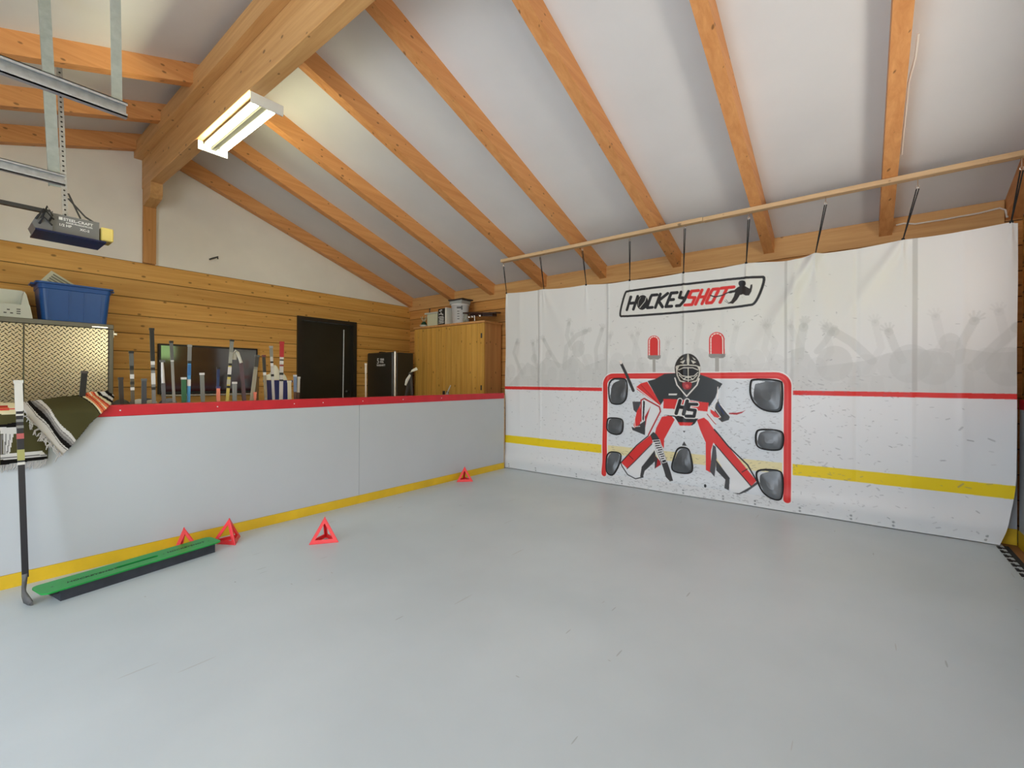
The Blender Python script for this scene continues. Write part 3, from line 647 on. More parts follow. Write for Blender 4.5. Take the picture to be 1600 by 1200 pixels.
def bx(y, z): return float(BANX - .004 + bump_x(np.array([[y]]), np.array([[z]]))[0, 0])
PK = [[(95, 285), (215, 280), (235, 310), (232, 420), (200, 465), (150, 472), (100, 455)],
      [(100, 565), (190, 570), (207, 600), (200, 680), (150, 690), (100, 670), (85, 640), (90, 580)],
      [(90, 810), (170, 812), (197, 840), (150, 980), (95, 975), (80, 900)],
      [(600, 775), (670, 780), (690, 810), (712, 930), (690, 970), (580, 960), (548, 930), (570, 850)],
      [(1135, 285), (1340, 295), (1352, 330), (1352, 500), (1320, 527), (1220, 515), (1150, 470), (1115, 400), (1118, 310)],
      [(1180, 645), (1340, 655), (1362, 690), (1355, 780), (1320, 802), (1200, 792), (1160, 760), (1158, 680)],
      [(1170, 935), (1320, 940), (1358, 970), (1355, 1140), (1320, 1160), (1260, 1140), (1200, 1090), (1160, 990)]]
for pk in PK:
    P = G(pk, 2); c = P.mean(0); q = MB(); rings = []
    for k, s_ in enumerate((1, .86, .62, .32, .0)):
        dep = (.004, .007, .012, .017, .018)[k]
        rings.append([(bx(*(c + (p - c) * s_)) - dep + .010 * math.sin(9 * (p[0] - c[0]) * s_ + 5 * (p[1] - c[1])) * (0 < k < 4), *(c + (p - c) * s_)) for p in P])
    n = len(P)
    for k in range(4):
        q.add(rings[k] + rings[k + 1], [(i, (i + 1) % n, n + (i + 1) % n, n + i) for i in range(n)], 0, True)
    po_ = q.build('target_pocket', M['pocket'], ban)
    q = MB(); ring = [(bx(*p) - .006, p[0], p[1]) for p in P]; q.tube(ring + ring[:2], .0065, 6, caps=False); q.build('rim', M['rubber'], po_)

# ------------------------------------------------------------------ rink boards
rk = thing('rink_board', 'long white rink board with red top band and yellow kick band, left side', 'board', (1.6, 3.83, 0))
YBD = 3.83
for a, b_ in ((-1.6, 2.505), (2.508, 4.742)): MB().box(a, b_, YBD, YBD + .02, .079, .953).build('panel', M['white_board'], rk)
q = MB(); q.box(-1.6, 4.742, YBD - .004, YBD + .10, .954, 1.027, b=.003)
for px in (188, 340, 460, 505, 567, 630, 690): p = onY(px, 643 - px * .02, YBD - .006); q.lathe([(0, -.0015), (.0045, -.001), (.0045, .001)], (p.x, YBD - .005, .992), 10, 1, 'y')
q.build('cap_rail', [M['red_band'], M['print_white']], rk)
MB().box(-1.6, 4.742, YBD - .005, YBD + .02, 0, .078).build('yellow_kick_band', M['yellow_band'], rk)
for x in (-1.6, -.4, .8, 2.0, 3.2, 4.4, 4.704): q = MB(); q.box(x, x + .038, YBD + .021, YBD + .095, 0, .95); q.build('stud', M['rail'], rk)
q = MB(); q.box(4.744, 4.758, YBD, YBD + .10, 0, 1.0); q.build('end_post', M['rail'], rk)
sd = thing('rink_board', 'short white rink board with red and yellow bands behind the banner at the right corner', 'board', (4.9, -.94, 0))
MB().box(.6, 4.935, -.96, -.94, .10, 1.0).build('panel', M['white_board'], sd)
MB().box(.6, 4.935, -.96, -.936, 1.0, 1.075).build('red_band', M['red_band'], sd)
MB().box(.6, 4.935, -.96, -.935, -.02, .10).build('yellow_kick_band', M['yellow_band'], sd)
for x in (.8, 2.8, 4.89): q = MB(); q.box(x, x + .04, -1.05, -.961, -.02, 1.0); q.build('stud', M['rail'], sd)
eb2 = thing('rink_board', 'white rink board with yellow foot standing hidden behind the printed banner', 'board', (4.98, 0, 0))
MB().box(4.965, 4.985, -.935, 3.82, .10, 1.0).build('panel', M['white_board'], eb2)
MB().box(4.96, 4.99, -.935, 3.82, -.02, .099).build('yellow_kick_band', M['yellow_band'], eb2)
MB().box(4.96, 4.99, -.935, 3.82, 1.001, 1.075).build('red_band', M['red_band'], eb2)
# black interlocking edge of the floor tiles
q = MB(); q.box(2.6, 4.80, -.862, -.836, -.02, .004)
x = 2.66
while x < 4.78:
    q.box(x, x + .022, -.838, -.800, .0008, .005); q.box(x - .018, x + .040, -.812, -.794, .0008, .005); x += .098
tag(q.build('floor_edging', M['rubber']), 'black interlocking edge strip of the floor tiles in the right corner', 'edging')

# ------------------------------------------------------------------ fluorescent fixture
fx = thing('ceiling_light', 'bright twin tube fluorescent shop light hanging under the ridge beam', 'light', (1.62, 4.35, 3.44))
q = MB()
q.box(1.535, 1.700, 3.77, 4.93, 3.438, 3.458)
q.box(1.598, 1.638, 3.77, 4.93, 3.405, 3.441)
q.build('reflector', mat('darkened_enamel_pan', (.03, .03, .024), .5), fx)  # whitish pan coloured near black to offset the glare of the tubes
for y in (3.765, 4.925): MB().box(1.493, 1.742, y, y + .012, 3.375, 3.458).build('end_plate', M['white_metal'], fx)
for xx in (1.555, 1.682):
    q = MB(); q.tube([(xx, 3.80, 3.402), (xx, 4.90, 3.402)], .017, 14); q.build('tube', M['tube'], fx)
    for y in (3.780, 4.905): q = MB(); q.box(xx - .014, xx + .014, y, y + .018, 3.385, 3.441); q.build('lamp_holder', M['white_metal'], fx)

# ------------------------------------------------------------------ text helper
def text(s, size, origin, right, up, m, name, parent, ext=.001, bold=0.0, shear=0):
    cu = bpy.data.curves.new('t', 'FONT'); cu.body = s; cu.size = size; cu.extrude = ext; cu.offset = bold; cu.shear = shear
    ob = bpy.data.objects.new('t', cu); C.objects.link(ob); bpy.context.view_layer.update()
    me_ = bpy.data.meshes.new_from_object(ob.evaluated_get(bpy.context.evaluated_depsgraph_get())); bpy.data.objects.remove(ob)
    r_, u_ = Vector(right).normalized(), Vector(up).normalized(); n_ = r_.cross(u_); off = Vector((0, 0, 0)); p = parent
    while p is not None: off += p.location; p = p.parent
    for v in me_.vertices: c = v.co.copy(); v.co = Vector(origin) + r_ * c.x + u_ * c.y + n_ * c.z - off
    me_.materials.clear(); me_.materials.append(m); me_.name = name
    o = bpy.data.objects.new(name, me_); C.objects.link(o); o.parent = parent; return o

# ------------------------------------------------------------------ garage door gear
def track(label, y, x1, x0):
    t = thing('garage_door_track', label, 'track', (x1, y, 2.45), 'overhead garage door tracks')
    q = MB(); q.box(x0, x1, y - .002, y + .002, 2.45, 2.515); q.box(x0, x1, y - .03, y, 2.447, 2.453); q.box(x0, x1, y - .03, y - .026, 2.447, 2.463); q.box(x0, x1, y - .03, y, 2.512, 2.516); q.box(x0, x1, y - .03, y - .026, 2.502, 2.516)
    q.build('rail', M['galv'], t); return t
ta = track('galvanised garage door track at the left edge, lower one meeting the perforated hanger', 4.08, .497, -2.3)
tb2 = track('galvanised garage door track at the top left, upper one ending in mid air', 2.79, .549, -2.3)
q = MB(); q.bar((.455, 4.10, 2.44), (.40, 4.10, zL(.40) + RD), .055, .003, (1, 0, 0)); q.bar((.430, 4.115, 2.44), (.375, 4.115, zL(.38) + RD), .003, .030, (1, 0, 0)); q.build('hanger', M['galv_green'], ta)
q = MB(); q.bar((.52, 2.81, 2.47), (.50, 2.81, zL(.5) + RD), .04, .003, (1, 0, 0)); q.build('hanger', M['galv_green'], tb2)
op = thing('garage_door_opener', 'grey garage door opener motor with yellow light lens hanging at the left', 'opener', (.68, 5.2, 2.36))
q = MB()
q.prism([(.56, 5.12, 2.365), (.555, 5.12, 2.53), (.835, 5.12, 2.53), (.835, 5.12, 2.375)], (0, .24, 0)); q.build('housing', M['openergrey'], op)
q = MB(); q.prism([(.44, 5.10, 2.42), (.47, 5.10, 2.49), (.555, 5.10, 2.54), (.555, 5.10, 2.38), (.46, 5.10, 2.37)], (0, .26, 0)); q.build('end_cap', M['openergrey'], op)
q = MB(); q.prism([(.455, 5.06, 2.36), (.455, 5.40, 2.36), (.87, 5.40, 2.352), (.87, 5.06, 2.352)], (0, 0, .014)); q.build('base_plate', M['openerblue'], op)
q = MB(); q.box(.846, .93, 5.13, 5.30, 2.385, 2.50, b=.008); q.build('light_lens', M['yellowlens'], op)
q = MB(); q.box(-2.3, .555, 5.215, 5.255, 2.545, 2.575); q.build('drive_rail', M['darksteel'], op)
q = MB(); q.box(.590, .612, 5.116, 5.1195, 2.487, 2.510); q.build('logo_mark', M['print_white'], op)
text('STEEL-CRAFT', .030, (.617, 5.118, 2.488), (1, 0, -.02), (0, 0, 1), M['print_white'], 'lettering', op, bold=.0006)
text('DOOR PRODUCTS LTD.', .015, (.632, 5.118, 2.468), (1, 0, -.02), (0, 0, 1), M['print_white'], 'lettering', op, bold=.0005)
text('1/2 HP', .027, (.590, 5.118, 2.440), (1, 0, -.02), (0, 0, 1), M['print_white'], 'lettering', op, bold=.0006)
text('XC-2', .026, (.715, 5.118, 2.430), (1, 0, -.02), (0, 0, 1), M['print_white'], 'lettering', op, bold=.0006)
q = MB(); tp = Vector((.60, 5.21, zL(.60) + RD))
q.bar((.64, 5.21, 2.53), (.60, 5.21, tp.z), .035, .003, (1, 0, 0)); q.bar((.655, 5.222, 2.53), (.615, 5.222, tp.z), .003, .028, (1, 0, 0)); k = 0; z = 2.56
while z < tp.z - .03:
    xx = .64 - (.04) * (z - 2.53) / (tp.z - 2.53); q.lathe([(0, -.0008), (.0075, 0)], (xx, 5.2075, z), 8, 1, 'y'); z += .040
q.build('perforated_hanger', [M['galv'], M['black']], op)
q = MB(); q.bar((.655, 5.2, 2.74), (.73, 5.2, 2.55), .012, .004); q.bar((.655, 5.205, 2.70), (.76, 5.205, 2.575), .012, .004); q.bar((.76, 5.205, 2.575), (.835, 5.2, 2.53), .014, .004); q.build('brace', M['darksteel'], op)
q = MB()
for pts in ([(.49, 5.09, 2.46), (.52, 5.06, 2.56), (.55, 5.08, 2.50), (.53, 5.09, 2.44)], [(.46, 5.09, 2.45), (.50, 5.05, 2.53), (.56, 5.08, 2.47)], [(.48, 5.10, 2.42), (.50, 5.06, 2.47), (.55, 5.08, 2.42)]): q.tube(pts, .007, 6)
q.build('wiring', M['black'], op)
q = MB(); p = (2.206, 6.75, 2.79); q.tube([(2.18, 6.745, 2.775), (2.19, 6.69, 2.78), (2.25, 6.66, 2.81), (2.245, 6.665, 2.78)], .010, 8); tag(q.build('wall_hook', M['darksteel']), 'small dark metal hook on the white gable wall', 'hook')

# ------------------------------------------------------------------ gable wall furniture
dr = MB(); dr.box(3.336, 3.400, YB - .03, YB + .10, -.05, 2.171); dr.box(4.28, 4.344, YB - .03, YB + .10, -.05, 2.171); dr.box(3.40, 4.28, YB - .03, YB + .10, 2.115, 2.171)
d1 = struct(dr.build('door_1', M['darkframe']))
q = MB(); q.box(3.402, 4.278, YB + .05, YB + .095, -.05, 2.113); q.build('door_slab', M['darkdoor'], d1)
q = MB(); q.tube([(4.12, YB + .03, -.0), (4.14, YB + .03, 2.03)], .011, 8); q.build('edge_strip', M['galv'], d1)
q = MB(); q.lathe([(0, -.04), (.03, -.035), (.03, -.01), (.012, 0)], (4.20, YB + .045, 1.0), 16, 0, 'y'); q.build('door_knob', M['darksteel'], d1)
tv = thing('television', 'wide black flat screen television on the plank wall behind the hockey sticks', 'television', (2.2, 6.70, 1.0))
MB().box(1.627, 2.757, 6.69, 6.745, 1.012, 1.63, b=.006).build('bezel', M['black'], tv)
MB().box(1.652, 2.732, 6.686, 6.691, 1.045, 1.607).build('screen', M['tv'], tv)
MB().box(1.66, 2.72, 6.67, 6.74, .985, 1.008, b=.006).build('bottom_bar', M['steel'], tv)
fr = thing('refrigerator', 'dark upright refrigerator with silver corner strip beside the pine cabinet', 'refrigerator', (4.8, 6.35, -.055))
MB().box(4.60, 4.95, 5.98, 6.72, -.055, 1.655, b=.012).build('body', M['fridge'], fr)
MB().box(4.545, 4.596, 6.02, 6.72, .0, 1.66, b=.018).build('door', M['fridge'], fr)
q = MB(); q.box(4.558, 4.596, 5.972, 6.016, -.02, 1.672, b=.012); q.build('corner_strip', M['silverstrip'], fr)
MB().box(4.57, 4.66, 6.35, 6.42, 1.657, 1.675, b=.004).build('hinge_cover', M['black'], fr)
text('5', .125, (4.5425, 6.435, 1.475), (0, -1, 0), (0, 0, 1), M['print_white'], 'sticker', fr, bold=.002)
text('YEAR', .045, (4.5425, 6.345, 1.525), (0, -1, 0), (0, 0, 1), M['print_white'], 'sticker', fr, bold=.002)
text('FULL', .045, (4.5425, 6.345, 1.485), (0, -1, 0), (0, 0, 1), M['print_white'], 'sticker', fr, bold=.002)
text('WARRANTY', .042, (4.5425, 6.44, 1.430), (0, -1, 0), (0, 0, 1), M['print_white'], 'sticker', fr, bold=.002)
# pine cabinet
cb = thing('wooden_cabinet', 'tall knotty pine cabinet with two doors in the corner left of the banner', 'cabinet', (5.27, 5.27, -.055))
MB().box(5.075, 5.464, 4.475, 6.08, -.055, 2.075).build('carcass', M['cabinet_x'], cb)
MB().box(5.04, 5.465, 4.455, 6.10, 2.076, 2.108, b=.004).build('top_board', M['cabinet_x'], cb)
MB().box(5.052, 5.074, 4.475, 4.52, -.02, 2.075).build('stile', M['cabinet'], cb)
for (a, b_, hy, sd_) in ((5.285, 6.078, 5.33, 1), (4.522, 5.280, 5.24, -1)):
    d = MB(); d.box(5.050, 5.074, a, b_, .02, 2.070, b=.003); d = d.build('cabinet_door', M['cabinet'], cb)
    q = MB(); q.tube([(5.05, hy, 1.02), (5.02, hy, 1.02), (5.02, hy, .92), (5.05, hy, .92)], .008, 8); q.build('handle', M['darksteel'], d)
    q = MB(); q.box(5.040, 5.051, hy - .02, hy + .02, .965, 1.025, b=.003); q.build('latch', M['darksteel'], d)
for z in (1.84, 1.05):
    q = MB(); q.box(5.040, 5.0495, 4.508, 4.535, z, z + .075, b=.003); q.build('hinge', M['darksteel'], cb)
CT = 2.108
t = thing('potted_plant', 'tiny green plant in a white dish on the cabinet top, leftmost item', 'plant', (5.15, 5.96, CT))
q = MB(); q.lathe([(0, .002), (.055, .002), (.075, .04), (.070, .042), (.05, .012), (0, .012)], (5.15, 5.95, CT), 20); q.build('dish', M['whiteplastic'], t)
q = MB(); q.lathe([(0, .013), (.055, .02), (.05, .06), (.03, .095), (0, .11)], (5.15, 5.95, CT), 12)
q.build('foliage', mat('dark_green_leaves', (.01, .06, .03), .6), t)
q = MB()
for a in range(6):
    an = a * 1.05; q.tube([(5.15, 5.95, CT + .09), (5.15 + .03 * math.cos(an), 5.95 + .05 * math.sin(an), CT + .15), (5.15 + .03 * math.cos(an), 5.95 + .08 * math.sin(an), CT + .19)], .004, 5)
q.build('stem', M['cream'], t)
t = thing('storage_box', 'cream card box with a pale lid on the cabinet top', 'box', (5.16, 5.68, CT))
MB().box(5.09, 5.30, 5.56, 5.80, CT + .001, CT + .205, b=.004).build('body', M['cream'], t); MB().box(5.08, 5.31, 5.54, 5.86, CT + .206, CT + .232, b=.004).build('lid', M['whiteplastic'], t)
t = thing('storage_box', 'black printed box with white pattern on the cabinet top, beside the white bucket', 'box', (5.16, 5.43, CT))
MB().box(5.10, 5.30, 5.375, 5.54, CT + .001, CT + .275, b=.003).build('body', M['black'], t); MB().box(5.10, 5.30, 5.345, 5.374, CT + .001, CT + .285, b=.002).build('side_panel', M['white_metal'], t)
q = MB()
rs = random.Random(2)
for k in range(9): z = CT + .03 + k * .014; q.box(5.0975, 5.0995, 5.39 + rs.random() * .02, 5.50 + rs.random() * .03, z, z + .006)
for k in range(14): a = 5.41 + rs.random() * .09; z = CT + .165 + rs.random() * .08; q.box(5.0975, 5.0995, a, a + .02, z, z + .014)
q.build('printed_pattern', M['print_white'], t)
t = thing('bucket', 'white plastic bucket with small black print on the cabinet top', 'bucket', (5.23, 5.12, CT))
q = MB(); q.lathe([(0, .002), (.125, .002), (.145, .30), (.152, .30), (.152, .318), (0, .318)], (5.22, 5.14, CT), 32); q.build('body', M['print_white'], t)
q = MB(); c0 = Vector((5.22, 5.14, CT))
for (a0, a1, z0, z1) in ((3.50, 4.05, .24, .27), (4.0, 4.15, .22, .285)):
    for k in range(5):
        a = a0 + (a1 - a0) * k / 5; b1 = a0 + (a1 - a0) * (k + 1) / 5; rr = .1445
        q.add([c0 + Vector((rr * math.cos(a_), rr * math.sin(a_), z_)) for a_, z_ in ((a, z0), (b1, z0), (b1, z1), (a, z1))], [(0, 1, 2, 3)])
for k in range(4):
    rr = .1345 + k * .003; z0 = .07 + k * .04; q.add([c0 + Vector((rr * math.cos(a_), rr * math.sin(a_), z_)) for a_, z_ in ((3.55, z0), (3.8, z0), (3.8, z0 + .012), (3.55, z0 + .012))], [(0, 1, 2, 3)])
q.build('print', mat('grey_print', (.1, .1, .1), .6), t)
t = thing('storage_container', 'clear grey tub with dark lid on top of the white bucket', 'container', (5.23, 5.12, CT + .32))
q = MB(); q.box(5.12, 5.34, 5.02, 5.30, CT + .320, CT + .385, b=.012); q.build('body', mat('smoky_plastic', (.36, .38, .38), .25), t)
q = MB(); q.prism([(5.11, 5.31, CT + .386), (5.35, 5.31, CT + .386), (5.35, 4.98, CT + .386), (5.11, 4.99, CT + .386)], (0, 0, .018)); q.build('lid', mat('dark_lid', (.05, .035, .03), .4), t)
t = thing('glass_jar', 'clear glass jar beside the bucket on the cabinet top', 'jar', (5.13, 4.96, CT))
q = MB(); q.lathe([(0, .002), (.05, .002), (.052, .10), (.042, .12), (.042, .14), (.038, .14), (.038, .12), (.046, .10), (.046, .008), (0, .008)], (5.14, 4.93, CT), 24); q.build('body', mat('jar_glass', (.7, .72, .66), .08, trans=.7), t)
t = thing('paddle_tray', 'dark brown tray holding two silver cups upside down on the cabinet top', 'tray', (5.2, 4.7, CT))
q = MB(); q.tube([(5.13, 4.74, CT + .001), (5.13, 4.74, CT + .10)], .010, 8); q.tube([(5.13, 4.74, CT + .001), (5.13, 4.74, CT + .012)], .035, 14); q.build('stand', M['chrome'], t)
q = MB(); q.prism([(5.15, 4.86, CT + .105), (5.22, 4.88, CT + .115), (5.33, 4.72, CT + .11), (5.31, 4.44, CT + .085), (5.18, 4.42, CT + .070), (5.13, 4.58, CT + .075)], (0, 0, .055)); q.prism([(5.10, 4.97, CT + .145), (5.20, 4.99, CT + .165), (5.38, 4.75, CT + .16), (5.36, 4.40, CT + .13), (5.16, 4.33, CT + .105), (5.10, 4.55, CT + .105)], (0, 0, .022)); q.build('tray', mat('dark_brown_lacquer', (.035, .012, .010), .35), t)
for y in (4.83, 4.76, 4.60): q = MB(); q.lathe([(0, -.04), (.026, -.035), (.030, 0), (0, .004)], (5.10, y, CT + .095), 16); q.build('cup', M['chrome'], t)
q = MB(); q.tube([(5.462, 6.15, 2.50), (5.455, 6.152, 2.44), (5.452, 6.15, 2.2), (5.455, 6.15, 2.0), (5.455, 6.15, 1.6)], .008, 6); tag(q.build('cord', M['darksteel']), 'dark cord hanging down the plank wall left of the pine cabinet', 'cord')

# metal cabinets
mc = thing('metal_cabinet', 'wide metal cabinet with diamond plate doors at the left edge', 'cabinet', (.5, 6.4, -.055))
YC = 6.15
MB().box(-.75, 1.115, YC + .024, 6.72, -.055, 1.76).build('carcass', M['metalframe'], mc)
MB().box(-.75, 1.118, YC - .004, YC + .023, 1.715, 1.762, b=.004).build('top_trim', M['metalframe'], mc)
MB().box(1.078, 1.117, YC - .004, YC + .023, -.02, 1.714, b=.004).build('side_trim', M['metalframe'], mc)
for a, b_ in ((-.70, .478), (.486, 1.076)):
    d = MB(); d.box(a, b_, YC, YC + .023, .03, 1.713, b=.003); d.build('cabinet_door', M['diamond'], mc)
q = MB(); q.box(.95, 1.07, YC - .008, YC - .0045, 1.722, 1.733); q.build('label_plate', M['chrome'], mc)
q = MB(); q.box(1.12, 1.15, YC + .02, YC + .08, 1.655, 1.68, b=.003); q.box(1.118, 1.122, YC + .01, YC + .09, 1.63, 1.70); q.build('bracket', M['steel'], mc)
# blue tote
tt = thing('storage_tote', 'open blue plastic storage tote on top of the diamond plate cabinet', 'tote', (.84, 6.32, 1.762))
def rrect(cx, cy, hx, hy, r, n=5):
    out = []
    for (sx, sy, a0) in ((1, 1, 0), (-1, 1, 90), (-1, -1, 180), (1, -1, 270)):
        for k in range(n): a = math.radians(a0 + 90 * k / (n - 1)); out.append((cx + sx * (hx - r) + r * math.cos(a), cy + sy * (hy - r) + r * math.sin(a)))
    return out
q = MB(); prof = [(.237, .165, 1.765), (.262, .190, 2.075), (.268, .196, 2.08), (.268, .196, 2.122), (.285, .212, 2.125), (.287, .214, 2.140), (.262, .190, 2.140), (.252, .18, 2.07), (.228, .156, 1.772)]
rings = [[(x_, y_, z_) for x_, y_ in rrect(.848, 6.42, hx, hy, .04)] for hx, hy, z_ in prof]; nn = len(rings[0])
for k in range(len(rings) - 1): q.add(rings[k] + rings[k + 1], [(i, (i + 1) % nn, nn + (i + 1) % nn, nn + i) for i in range(nn)], 0, False)
q.add(rings[0], [list(range(nn))[::-1]]); q.add(rings[-1], [list(range(nn))])
q.build('body', M['bluebin'], tt)
q = MB()
for x_ in (.66, .80, .91, 1.04):
    q.prism([(x_ - .007, 6.255, 1.79), (x_ + .007, 6.255, 1.79), (x_ + .007 + .008 * (x_ - .85), 6.233, 2.07), (x_ - .007 + .008 * (x_ - .85), 6.233, 2.07)], (0, -.007, 0))
q.build('ribs', M['bluebin'], tt)
for s_, x_ in ((-1, .555), (1, 1.14)):
    q = MB(); q.box(x_ - .018, x_ + .018, 6.34, 6.50, 2.118, 2.136, b=.005); q.build('handle', M['bluebin'], tt)
t = thing('louvre_panel', 'white slatted plastic panel sticking out of the blue tote', 'panel', (.85, 6.42, 2.0))
q = MB(); R3 = Matrix.Rotation(math.radians(34), 4, 'Y'); 
def tb_(x0, x1, y0, y1, z0, z1):
    vs = []; mbt = MB(); mbt.box(x0, x1, y0, y1, z0, z1)
    q.add([(R3 @ Vector(v)) + Vector((.69, 6.44, 2.285)) for v in mbt.v], mbt.f)
tb_(0, .37, -.02, .02, -.14, 0.0)
q2 = q; q2.build('panel_body', mat('pale_panel', (.55, .55, .42), .5), t)
q = MB()
for k in range(5): tb_(.03, .34, -.026, -.021, -.125 + k * .024, -.113 + k * .024)
q.build('slat', M['metalframe'], t)
# white appliance
wb = thing('plastic_bin', 'white plastic appliance bin at the left edge on top of the metal cabinet', 'bin', (.4, 6.32, 1.762))
q = MB(); q.prism([(.02, 6.20, 1.764), (.545, 6.20, 1.764), (.525, 6.20, 1.89), (.02, 6.20, 1.89)], (0, .36, 0)); q.prism([(.02, 6.38, 1.891), (.524, 6.38, 1.891), (.500, 6.38, 2.035), (.485, 6.38, 2.045), (.02, 6.38, 2.045)], (0, .18, 0))
q.prism([(.470, 6.22, 1.891), (.524, 6.22, 1.891), (.505, 6.22, 1.99), (.490, 6.22, 2.02)], (0, .16, 0))
for x_, z_ in ((.36, 1.80), (.38, 1.83), (.40, 1.80)): q.box(x_, x_ + .018, 6.196, 6.1995, z_, z_ + .010, 1)
for z_ in (1.80, 1.82, 1.84): q.box(.44, .465, 6.196, 6.1995, z_, z_ + .008, 1)
q.build('body', [M['whiteplastic'], M['darksteel']], wb)

# ------------------------------------------------------------------ hockey sticks behind the boards
def dk(c, f): return tuple(x * f for x in c)
MC = {}
def cm_(c, r=.45):
    k = (tuple(round(x, 3) for x in c), r)
    if k not in MC: MC[k] = mat('stick_finish', c, r)
    return MC[k]
def stick(label, pt, pb, Y, shaft, grip, gl, w=.030, knob=None, bands=(), blade=True, cone=0):
    """pt/pb: pixel at the butt end and where the shaft passes the board top"""
    A = onY(pt[0], pt[1], Y); B = onY(pb[0], pb[1], Y)
    d = (B - A).normalized(); Lf = (A.z + .03) / -d.z; E = A + d * Lf
    root = thing('hockey_stick', label, 'stick', (E.x, Y, -.05), 'hockey sticks standing behind the rink board')
    w = w * .74; dep = w * .55
    def seg(t0, t1, wa=None, grow=0.0, name='shaft', c=shaft):
        q = MB(); q.bar(A + d * t0, A + d * t1, (wa or w) + grow, dep + grow, (1, 0, 0)); return q.build(name, cm_(c), root)
    seg(gl, Lf); 
    s_ = root.children[-1] if root.children else None
    if gl > 0:
        if cone:
            q = MB(); q.tube([A, A + d * gl * .45, A + d * gl], [.007, .010, w * .5], 8); q.build('grip', cm_(grip, .8), root)
        else: seg(.012, gl, None, .003, 'grip', grip)
    seg(-.002, .014, None, .007, 'knob', knob or grip)
    for (t0, t1, c) in bands: seg(t0, t1, None, .0015, 'band', c)
    if blade:
        q = MB(); h = .07; P0 = E + Vector((0, 0, 0)); y0 = Y - .006
        q.prism([(P0.x - .012, y0, -.05), (P0.x + .016, y0, -.05 + h + .05), (P0.x + .02, y0 + .06, -.05 + h), (P0.x + .03, y0 + .24, -.05 + h - .01), (P0.x + .03, y0 + .27, -.03), (P0.x, y0 + .04, -.05)], (.012, 0, 0))
        q.build('blade', cm_((.03, .03, .03)), root)
    return root
BLKc = (.012, .012, .012); DK = (.035, .028, .024); WH = (.62, .60, .56); GY = (.11, .11, .10); SG = (.20, .20, .19)
